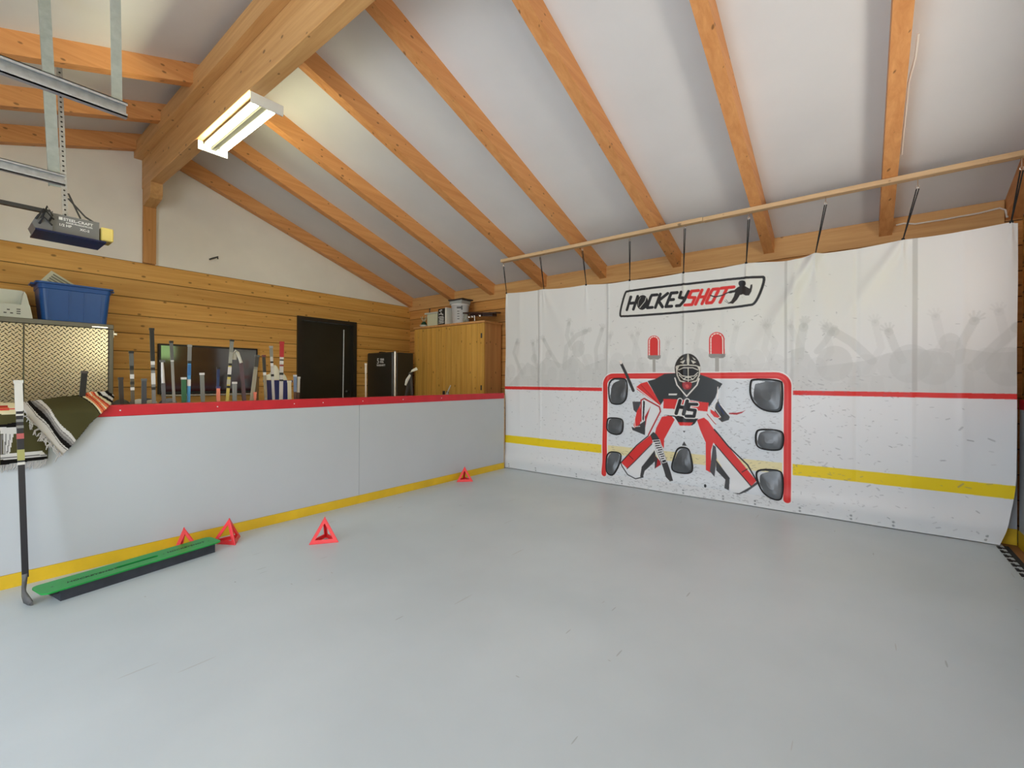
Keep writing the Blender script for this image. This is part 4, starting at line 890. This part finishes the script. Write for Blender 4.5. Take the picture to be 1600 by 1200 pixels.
SK = [
 ('short hockey stick with plain dark brown grip, leftmost behind the board past the blanket', (188.5, 590), (190, 628), 3.985, DK, DK, .25, .028, None, ()),
 ('hockey stick with black butt and tape above a speckled brown shaft, against the plank wall', (205, 549), (207.5, 627), 3.995, (.10, .085, .06), (.10, .10, .09), .1, .026, BLKc, ((.10, .13, BLKc), (.16, .19, WH), (.21, .23, BLKc), (.25, .27, WH))),
 ('short hockey stick with dark blue grey grip between two taller sticks', (225, 592), (225, 625), 3.985, (.05, .055, .065), (.05, .055, .065), .2, .032, (.10, .11, .11), ()),
 ('tallest hockey stick, long black grip over a white shaft, left of the television', (237, 513), (240.5, 628), 3.99, SG, BLKc, .235, .028, BLKc, ((.235, .26, WH), (.28, .30, BLKc), (.32, .40, WH), (.42, .44, BLKc))),
 ('hockey stick with cone shaped white tape grip in front of the television corner', (253.5, 563), (256, 627), 3.985, (.11, .11, .115), WH, .165, .030, GY, (), True, 1),
 ('slim grey hockey stick leaning slightly right in front of the television', (267.5, 533), (272, 628), 3.99, (.26, .25, .22), (.10, .10, .09), .14, .022, BLKc, ((.13, .15, WH),)),
 ('short hockey stick with thick green grip', (287, 590), (287.5, 627), 3.985, (.02, .10, .04), (.025, .12, .05), .2, .034, WH, ()),
 ('tall hockey stick with grey grip and bright blue shaft', (296.5, 539), (294.5, 626), 3.99, (.05, .26, .50), (.18, .18, .17), .12, .026, (.25, .25, .22), ((.12, .14, BLKc), (.15, .23, (.03, .14, .34)), (.26, .31, WH))),
 ('short hockey stick with grey taped grip and pale knob, in front of the screen centre', (315.5, 583), (317, 626), 3.985, (.17, .18, .16), (.17, .18, .16), .2, .030, WH, ()),
 ('thin dark blue hockey stick standing behind the orange one', (341, 574), (340, 626), 4.02, (.02, .045, .13), (.015, .03, .10), .08, .022, BLKc, ()),
 ('short hockey stick with bright orange grip and blue end cap', (341, 604), (341, 626), 3.975, (.75, .22, .14), (.75, .22, .14), .12, .026, (.05, .05, .16), ()),
 ('tall leaning hockey stick in yellow, white and black pattern with black butt', (362.5, 531), (355, 626), 3.99, (.52, .42, .10), (.20, .20, .17), .10, .028, BLKc, ((.04, .06, BLKc), (.10, .19, (.30, .29, .24)), (.19, .21, BLKc), (.22, .28, WH), (.28, .30, BLKc), (.32, .36, (.42, .40, .30)), (.37, .39, BLKc))),
 ('short hockey stick with thick grey grip and white cap, right of the yellow patterned stick', (366.5, 597), (366.5, 625), 3.98, (.20, .21, .20), (.20, .21, .20), .2, .034, WH, ()),
 ('wide dark grey stick leaning right, with pale edges, at the right end of the screen', (402, 555), (393.5, 625), 3.99, (.22, .20, .15), (.05, .045, .04), .10, .034, (.09, .09, .08), ((.12, .40, (.30, .27, .19)),)),
 ('short brown hockey stick just right of the wide leaning one', (402, 589), (402, 625), 4.02, (.14, .075, .02), (.14, .08, .02), .12, .026, (.12, .06, .02), ()),
 ('very short orange stick end beside the brown one', (398.5, 613), (398.5, 625), 3.965, (.72, .20, .12), (.75, .22, .14), .05, .020, (.75, .22, .14), ()),
 ('hockey stick with long black grip, white tape ring and pale shaft, right of the television', (412, 555), (415.5, 625), 3.985, (.30, .28, .22), (.03, .028, .026), .145, .026, (.16, .03, .03), ((.145, .17, WH), (.17, .36, (.26, .22, .14)))),
 ('grey and white spotted hockey stick in front of the navy bucket', (423.5, 541), (427.5, 625), 3.99, (.46, .44, .40), (.22, .21, .17), .09, .026, (.3, .3, .28), ((.13, .145, BLKc), (.145, .17, WH), (.19, .22, (.5, .48, .42)), (.24, .26, BLKc))),
 ('hockey stick with long bright red taped grip', (440.5, 534), (439, 625), 3.985, (.50, .47, .43), (.42, .02, .025), .135, .036, (.42, .02, .025), ((.135, .15, WH), (.155, .165, BLKc), (.17, .19, WH), (.20, .215, (.3, .05, .05)), (.27, .29, BLKc), (.33, .345, BLKc))),
 ('short hockey stick with cream taped grip beside the navy bucket', (452, 595), (452.5, 624), 3.98, (.52, .47, .30), (.56, .52, .36), .2, .032, (.6, .56, .42), ()),
 ('short hockey stick with blue and white chequered grip left of the dark door', (461, 586), (461, 624), 3.985, (.10, .05, .04), (.16, .22, .33), .15, .026, (.5, .5, .5), ((.03, .045, WH), (.065, .08, WH), (.10, .115, WH))),
 ('short hockey stick with plain white grip at the left edge of the dark door', (466.5, 589), (465.5, 624), 4.005, (.10, .05, .04), (.58, .57, .52), .14, .026, (.6, .6, .56), ()),
 ('thin pale wooden stick standing left of the refrigerator', (571.5, 568), (571.5, 620), 3.99, (.62, .52, .40), (.66, .58, .46), .1, .018, (.66, .58, .46), ()),
 ('dark leaning hockey stick in front of the diamond plate cabinet', (132, 580), (128.5, 617), 3.985, DK, BLKc, .2, .036, (.06, .05, .045), ()),
]
for s_ in SK: stick(*s_)
# sticks standing blade up
def blade_up(label, pts, wds, shaftpx, Y, scol, bcol):
    p0 = onY(*shaftpx[0], Y); p1 = onY(*shaftpx[1], Y); d = (p1 - p0).normalized(); E = p0 + d * ((p0.z + .03) / -d.z)
    root = thing('hockey_stick', label, 'stick', (E.x, Y, -.05), 'hockey sticks standing blade up')
    q = MB(); q.bar(p0, E, .026, .018, (1, 0, 0)); q.build('shaft', cm_(scol), root)
    for pl, wd in zip(pts, wds):
        P = [onY(x_, y_, Y - .004 * k) for k, (x_, y_) in enumerate(pl)]; q = MB(); q.tube(P, [w_ for w_ in wd], 10, flat=.28, up=(1, 0, .6)); q.build('blade', cm_(bcol, .8), root)
blade_up('hockey stick standing blade up with a white taped hooked blade before the television', [[(366, 562), (366.5, 553), (368, 547), (371, 551), (374.5, 560), (377, 567)]], [[.018, .022, .020, .014, .012, .012]], [(376, 563), (381.5, 625)], 4.005, (.10, .06, .07), (.52, .50, .42))
blade_up('hockey stick standing blade up, upper white blade in front of the pine cabinet edge', [[(640.5, 583), (645, 579), (651.5, 576)]], [[.016, .022, .018]], [(641, 582), (634, 622)], 3.99, (.04, .035, .03), (.55, .54, .44))
blade_up('hockey stick standing blade up, lower white blade in front of the refrigerator', [[(633.5, 602), (636, 594), (641, 586)]], [[.012, .022, .016]], [(641, 586), (644, 622)], 3.97, (.04, .035, .03), (.56, .55, .47))
blade_up('hockey stick standing blade up with a small grey blade before the cabinet handles', [[(699, 614), (701.5, 608), (704, 602)]], [[.010, .012, .009]], [(699, 614), (697, 624)], 3.98, (.35, .36, .33), (.42, .42, .36))
# foreground stick
fg = thing('hockey_stick', 'long black hockey stick with white taped handle leaning on the front of the rink board', 'stick', (.29, 3.44, 0))
A = onY(28.5, 595, 3.765); B_ = Vector((.292, 3.60, .11))
d = (B_ - A).normalized(); Ln = (B_ - A).length
q = MB(); q.bar(A + d * .10, B_, .026, .018, (1, 0, 0)); q.build('shaft', mat('black_composite', (.02, .022, .03), .3), fg)
q = MB(); q.bar(A, A + d * .165, .031, .023, (1, 0, 0)); q.bar(A + Vector((0, 0, .002)), A + d * .014, .037, .028, (1, 0, 0)); q.build('taped_handle', mat('white_tape', (.62, .60, .55), .9), fg)
for t0, t1, c in ((.165, .175, WH), (.19, .20, WH), (.22, .235, SG), (.255, .27, SG), (.30, .33, (.45, .10, .10)), (.39, .45, (.35, .34, .12)), (.46, .475, WH)): q = MB(); q.bar(A + d * t0, A + d * t1, .0275, .0195, (1, 0, 0)); q.build('band', cm_(c), fg)
q = MB()
bl = [(onZ(36.5, 893, .105), .016, .028), (onZ(34, 905, .09), .018, .035), (onZ(34.5, 920, .065), .018, .050), (onZ(36.5, 935, .040), .014, .055), (onZ(43, 946, .008), .006, .018)]
prev = None; ringsb = []
for (p, w_, h_) in [(B_ - d * .03, .012, .02), (Vector((.286, 3.575, .080)), .009, .030), (Vector((.280, 3.54, .055)), .007, .050), (Vector((.283, 3.50, .034)), .006, .056), (Vector((.293, 3.46, .024)), .005, .042), (Vector((.303, 3.435, .014)), .004, .022)]:
    ringsb.append([(p.x - w_, p.y, p.z - h_ / 2), (p.x + w_, p.y, p.z - h_ / 2), (p.x + w_, p.y, p.z + h_ / 2), (p.x - w_, p.y, p.z + h_ / 2)])
for k in range(len(ringsb) - 1): q.add(ringsb[k] + ringsb[k + 1], [(i, (i + 1) % 4, 4 + (i + 1) % 4, 4 + i) for i in range(4)], 0, True)
q.add(ringsb[0], [(0, 1, 2, 3)]); q.add(ringsb[-1], [(0, 1, 2, 3)]); q.build('blade', mat('taped_blade', (.10, .10, .10), .55), fg)

# equipment bench, gloves, navy bucket
be = thing('equipment_bench', 'low wooden bench behind the rink board holding gloves and a bucket', 'bench', (1.5, 4.5, -.055))
MB().box(.55, 2.5, 4.30, 4.80, .915, .945, b=.004).build('top_board', M['rail'], be)
for x_ in (.58, 2.43):
    for y_ in (4.34, 4.72): MB().box(x_, x_ + .04, y_, y_ + .04, -.055, .914).build('leg', M['rail'], be)
def glove(label, px, py, col1, col2, s=1.0, rot=0.0):
    p = onY(px, py, 4.42); c = Vector((p.x, 4.46, .946)); R_ = Matrix.Rotation(rot, 3, 'Z')
    t = thing('hockey_glove', label, 'glove', c, 'gloves lying on the bench')
    def blob(cx, cy, cz, rx, ry, rz, name, m_):
        q = MB(); pr = 8; vs = []
        prof = [(math.sin(math.pi * k / pr), -math.cos(math.pi * k / pr)) for k in range(pr + 1)]
        for a_, h_ in prof:
            for j in range(12): an = 2 * math.pi * j / 12; vs.append(c + R_ @ Vector(((cx + rx * a_ * math.cos(an)) * s, (cy + ry * a_ * math.sin(an)) * s, 0)) + Vector((0, 0, (cz + rz * h_) * s)))
        q.add(vs, [(i * 12 + j, i * 12 + (j + 1) % 12, (i + 1) * 12 + (j + 1) % 12, (i + 1) * 12 + j) for i in range(pr) for j in range(12)], 0, True); q.build(name, m_, t)
    blob(0, 0, .055, .07, .06, .054, 'palm', cm_(col1, .7)); blob(-.10, 0, .062, .055, .065, .060, 'cuff', cm_(col2, .7))
    for k in range(4): blob(.085, -.045 + k * .03, .045, .055, .016, .020, 'finger', cm_(col1, .7))
    blob(.03, .065, .04, .05, .018, .020, 'thumb', cm_(col2, .7))
glove('dark hockey glove lying behind the board beside the blanket end', 189, 622, (.03, .028, .022), (.05, .045, .03), .82, 1.5)
glove('grey and white hockey glove behind the board under the black-butted stick', 214, 622, (.16, .16, .14), (.42, .40, .34), .82, 1.65)
glove('pale hockey glove behind the board beside the tallest stick', 238, 622, (.38, .34, .26), (.05, .04, .035), .80, -1.5)
glove('dark grey hockey glove behind the board under the cone gripped stick', 262, 622, (.06, .06, .07), (.16, .16, .17), .82, 1.6)
t = thing('bucket', 'navy blue square tub behind the spotted hockey stick', 'bucket', (2.09, 4.6, .946))
q = MB(); q.prism([(2.0, 4.52, .947), (2.165, 4.52, .947), (2.185, 4.52, 1.19), (1.985, 4.52, 1.19)], (0, .16, 0)); q.box(1.98, 2.19, 4.515, 4.685, 1.17, 1.192); q.build('body', M['navy'], t)
t = thing('towel', 'crumpled white cloth on top of the navy tub', 'towel', (2.07, 4.6, 1.19))
q = MB(); n1, n2 = 18, 12; vs = []
for j in range(n2):
    for i in range(n1):
        u, v = i / (n1 - 1), j / (n2 - 1); hh = math.sin(math.pi * u) * math.sin(math.pi * v)
        vs.append((1.965 + .19 * u, 4.53 + .13 * v, 1.195 + .085 * hh ** .5 * (1 + .45 * math.sin(u * 14 + 3 * v)) + (.03 if .4 < u < .7 else 0) * hh))
q.add(vs, [(j * n1 + i, j * n1 + i + 1, (j + 1) * n1 + i + 1, (j + 1) * n1 + i) for j in range(n2 - 1) for i in range(n1 - 1)], 0, True); q.build('cloth', mat('white_cloth', (.60, .58, .46), .9), t, False)

# ------------------------------------------------------------------ striped blanket
bk = thing('blanket', 'olive green striped blanket with white fringe draped over the rink board', 'blanket', (.5, 3.8, 1.0))
def Pb(pts): return [(lambda p: (p.x, p.z))(onY(x_, y_, 3.80)) for x_, y_ in pts]
OL = lin((70, 66, 40)); BK = lin((22, 20, 18)); WT = lin((196, 192, 186)); CRM = lin((206, 196, 160)); ORG = lin((206, 112, 70)); RD_ = lin((168, 56, 44)); GR_ = lin((110, 106, 104))
def inp(x_, z_, P):
    return inpoly(np.array([x_]), np.array([z_]), P)[0]
def panel(name, outline, colfn, yoff, amp):
    P = np.array(Pb(outline)); x0, z0 = P.min(0); x1, z1 = P.max(0); h = .0038
    nx, nz = int((x1 - x0) / h) + 2, int((z1 - z0) / h) + 2
    gx, gz = np.meshgrid(x0 + np.arange(nx) * h, z0 + np.arange(nz) * h)
    inside = inpoly(gx + h / 2, gz + h / 2, P)[:-1, :-1]
    k = np.clip((gz - .985) / .07, 0, 1.4)
    yy = 3.80 + yoff + k ** 2.0 * .10 + amp * np.sin(gx * 31 + gz * 9) + amp * .6 * np.sin(gx * 11 - gz * 23)
    vid = -np.ones(gx.shape, int); vs = []; fs = []; cs = []
    for j, i in zip(*np.nonzero(inside)):
        f = []
        for (dj, di) in ((0, 0), (0, 1), (1, 1), (1, 0)):
            if vid[j + dj, i + di] < 0: vid[j + dj, i + di] = len(vs); vs.append((gx[j + dj, i + di], yy[j + dj, i + di], gz[j + dj, i + di]))
            f.append(vid[j + dj, i + di])
        fs.append(f); cs.append(colfn(gx[j, i] + h / 2, gz[j, i] + h / 2))
    q = MB(); q.add(vs, fs, 0, True); o = q.build(name, attr_mat('woven_' + name, .95, spec=.1), bk, False)
    a_ = o.data.color_attributes.new('Col', 'FLOAT_COLOR', 'CORNER'); a_.data.foreach_set('color', np.repeat(np.array([(*c, 1) for c in cs], np.float32), 4, 0).ravel())
    sol = o.modifiers.new('thickness', 'SOLIDIFY'); sol.thickness = .006; sol.offset = 1
    return o
a0, a1 = [Vector((*p, 0)) for p in Pb([(38, 642), (97, 711)])]
tdir = (a1 - a0).normalized(); ndir = Vector((-tdir.y, tdir.x, 0)); 
if ndir.y < 0: ndir = -ndir
sc_px = 1 / F * 2.6
def col1(x_, z_):
    e_ = (Vector((x_, z_, 0)) - a0).dot(ndir) / sc_px * 1.0
    e_ += 1.2 * math.sin(x_ * 60)
    for lim, c in ((7.5, WT), (8.5, GR_), (9.8, WT), (14.5, BK), (17.5, GR_), (19.5, lin((150, 146, 142))), (20.4, GR_), (24, WT), (70, OL), (71.5, BK), (74, CRM), (77, ORG), (79, RD_), (82, ORG), (84, CRM), (87, ORG), (89.5, RD_), (93, CRM), (97, BK), (101.5, WT), (107, BK), (112, WT), (117, lin((40, 52, 26))), (121, WT), (127, BK)):
        if e_ < lim: return c
    return OL
polys2 = [(Pb([(0, 630), (26, 630), (26, 648), (0, 648)]), CRM), (Pb([(0, 635.5), (14, 636), (14, 639), (0, 639)]), RD_), (Pb([(0, 639), (16, 639), (16, 643), (0, 643.5)]), ORG),
          (Pb([(0, 648), (24, 648), (22, 656), (10, 663), (0, 665)]), OL), (Pb([(0, 664), (10, 663), (22, 660), (33, 662), (33, 668), (0, 668)]), BK), (Pb([(0, 668), (34, 667), (34, 678), (0, 678)]), WT),
          (Pb([(0, 679), (5, 679), (4, 712), (0, 712)]), GR_), (Pb([(6, 678), (22, 677), (15, 710), (5, 713)]), WT), (Pb([(9, 678), (11, 678), (8, 712), (6, 712)]), GR_), (Pb([(16, 678), (17.5, 678), (12, 710), (10, 711)]), GR_),
          (Pb([(0, 711), (15, 709), (66, 705), (74, 713), (0, 719)]), WT), (Pb([(0, 715), (74, 709.5), (74, 711.5), (0, 717)]), GR_), (Pb([(0, 720), (73, 713), (74, 719), (0, 728)]), BK)]
polys2 = [(np.array(a_), c) for a_, c in polys2]
def col2(x_, z_):
    c = OL
    for P, cc in polys2:
        if inp(x_, z_, P): c = cc
    return c
panel('lower_fold', [(-12, 631), (24, 631), (34, 636), (44, 646), (76, 690), (75, 717), (0, 727), (-12, 728)], col2, .012, .002)
panel('upper_fold', [(33, 637), (30, 631), (50, 629), (100, 622.5), (126, 619), (150, 613.5), (178, 612), (190, 619), (178, 630), (159, 645), (140, 662), (112, 696), (97, 711), (60, 669)], col1, -.006, .003)
q = MB(); rs = random.Random(9)
for k in range(70):
    t0 = rs.random(); p = a0 + (a1 - a0) * t0; L_ = rs.uniform(.02, .05); an = rs.uniform(-2.9, -1.5)
    P = [(p.x, 3.785, p.y), (p.x + L_ * .5 * math.cos(an), 3.778, p.y + L_ * .5 * math.sin(an)), (p.x + L_ * math.cos(an + .5), 3.782, p.y + L_ * math.sin(an + .4))]; q.tube(P, .0022, 4)
h0, h1_ = Pb([(-10, 727), (74, 718)])
for k in range(60):
    t0 = k / 59; x_ = h0[0] + (h1_[0] - h0[0]) * t0; z_ = h0[1] + (h1_[1] - h0[1]) * t0; L_ = rs.uniform(.03, .05)
    q.tube([(x_, 3.812, z_ + .004), (x_ + rs.uniform(-.006, .0), 3.812, z_ - L_ * .5), (x_ - rs.uniform(0, .02), 3.812, z_ - L_)], .0016, 4)
q.build('fringe', mat('pale_fringe', lin((190, 186, 182)), .95), bk)['kind'] = 'stuff'

# ------------------------------------------------------------------ floor items
gb = thing('passing_board', 'low green slotted board on a dark base lying on the floor beside the rink board', 'training board', (.76, 3.5, 0))
g0 = Vector((.313, 3.46)); g1 = Vector((1.205, 3.585)); 
ang = math.atan2(3.511 - 3.366, 1.202 - .343); R2 = Matrix.Rotation(ang, 2); ctr = Vector((.762, 3.522))
def loc(u, v): p = R2 @ Vector((u, v)); return (ctr.x + p.x, ctr.y + p.y)
HL, HW = .45, .088
q = MB()
outl = rrect(0, 0, HL, HW, .035, 7); slot = rrect(-.006, -.004, .108, .015, .0145, 7)
no, ns = len(outl), len(slot)
vs = [(*loc(*p), .070) for p in outl] + [(*loc(*p), .070) for p in slot] + [(*loc(*p), .062) for p in outl] + [(*loc(*p), .062) for p in slot]
assert no == ns
fs = [(i, (i + 1) % no, no + (i + 1) % no, no + i) for i in range(no)] + [(2 * no + i, 3 * no + i, 3 * no + (i + 1) % no, 2 * no + (i + 1) % no) for i in range(no)]
fs += [(i, 2 * no + i, 2 * no + (i + 1) % no, (i + 1) % no) for i in range(no)] + [(no + i, no + (i + 1) % no, 3 * no + (i + 1) % no, 3 * no + i) for i in range(no)]
q.add(vs, fs); q.build('green_top', M['green'], gb)
q = MB(); q.prism([(*loc(u, v), 0) for u, v in ((-.375, -.070), (.41, -.070), (.41, .070), (-.375, .070))], (0, 0, .0615)); q.build('base', M['darkbase'], gb)
q = MB(); q.prism([(*loc(u, v), .040) for u, v in ((-.41, -.05), (-.376, -.05), (-.376, .05), (-.41, .05))], (0, 0, .0215)); q.build('end_lip', M['black'], gb)
r_ = (math.cos(ang), math.sin(ang), 0); up_ = (-math.sin(ang), math.cos(ang), 0)
text('HOCKEYSHOT', .034, (*loc(-.335, -.020), .0705), r_, up_, M['printed_black'], 'lettering', gb, ext=.0004, bold=.0005, shear=.3)
text('HOCKEYSHOT', .034, (*loc(.150, -.010), .0705), r_, up_, M['printed_black'], 'lettering', gb, ext=.0004, bold=.0005, shear=.3)
q = MB()
for u in (-.39, -.145, .13, .40): q.lathe([(.005, .0002), (0, .0006)], (*loc(u, -.008), .0702), 10)
q.build('screw', M['black'], gb)

def tri_marker(label, c, ang, s=.185, h=.165):
    t = thing('training_triangle', label, 'training marker', (c[0], c[1], 0), 'red training triangles on the floor')
    P = [Vector((c[0] + s / math.sqrt(3) * math.cos(ang + k * 2 * math.pi / 3), c[1] + s / math.sqrt(3) * math.sin(ang + k * 2 * math.pi / 3), .004)) for k in range(3)]
    ap = Vector((c[0], c[1], h)); cc = Vector((c[0], c[1], .004))
    def frame(A, B, Cc, name, wd=.024, th=.005):
        A, B, Cc = Vector(A), Vector(B), Vector(Cc); ce = (A + B + Cc) / 3; n_ = (B - A).cross(Cc - A).normalized() * th
        inr = (ce - (A + B) / 2).length; f = 1 - wd / inr
        o_ = [A, B, Cc]; i_ = [ce + (p - ce) * f for p in o_]; vs = o_ + i_ + [p - n_ for p in o_ + i_]
        q = MB(); fs = []
        for k in range(3):
            a_, b_ = k, (k + 1) % 3; fs += [(a_, b_, 3 + b_, 3 + a_), (6 + a_, 9 + a_, 9 + b_, 6 + b_), (a_, 6 + a_, 6 + b_, b_), (3 + a_, 3 + b_, 9 + b_, 9 + a_)]
        q.add(vs, fs); q.build(name, M['triangle'], t)
    for k in range(3): frame(P[k], P[(k + 1) % 3], ap, 'side_frame')
    frame(P[0], P[1], P[2], 'base_frame', .020)
    return t
tri_marker('red training triangle standing alone on the open floor, nearest the camera', (1.765, 3.135), math.radians(175), .20, .18)
tri_marker('red training triangle half hidden behind the green passing board', (1.052, 3.716), math.radians(210), .165, .165)
tri_marker('red training triangle by the yellow kick band at the right end of the green board', (1.318, 3.665), math.radians(150), .19, .175)
tri_marker('red training triangle far back near the banner corner, against the yellow band', (3.855, 3.715), math.radians(168), .19, .17)
# trees seen through the windows (reflected in the television)
q = MB(); q.box(-8, 9, -7.2, -7.0, -.1, 3.6); tag(q.build('hedge', M['garden']), 'green hedge outside the window, seen only as a reflection', 'hedge')
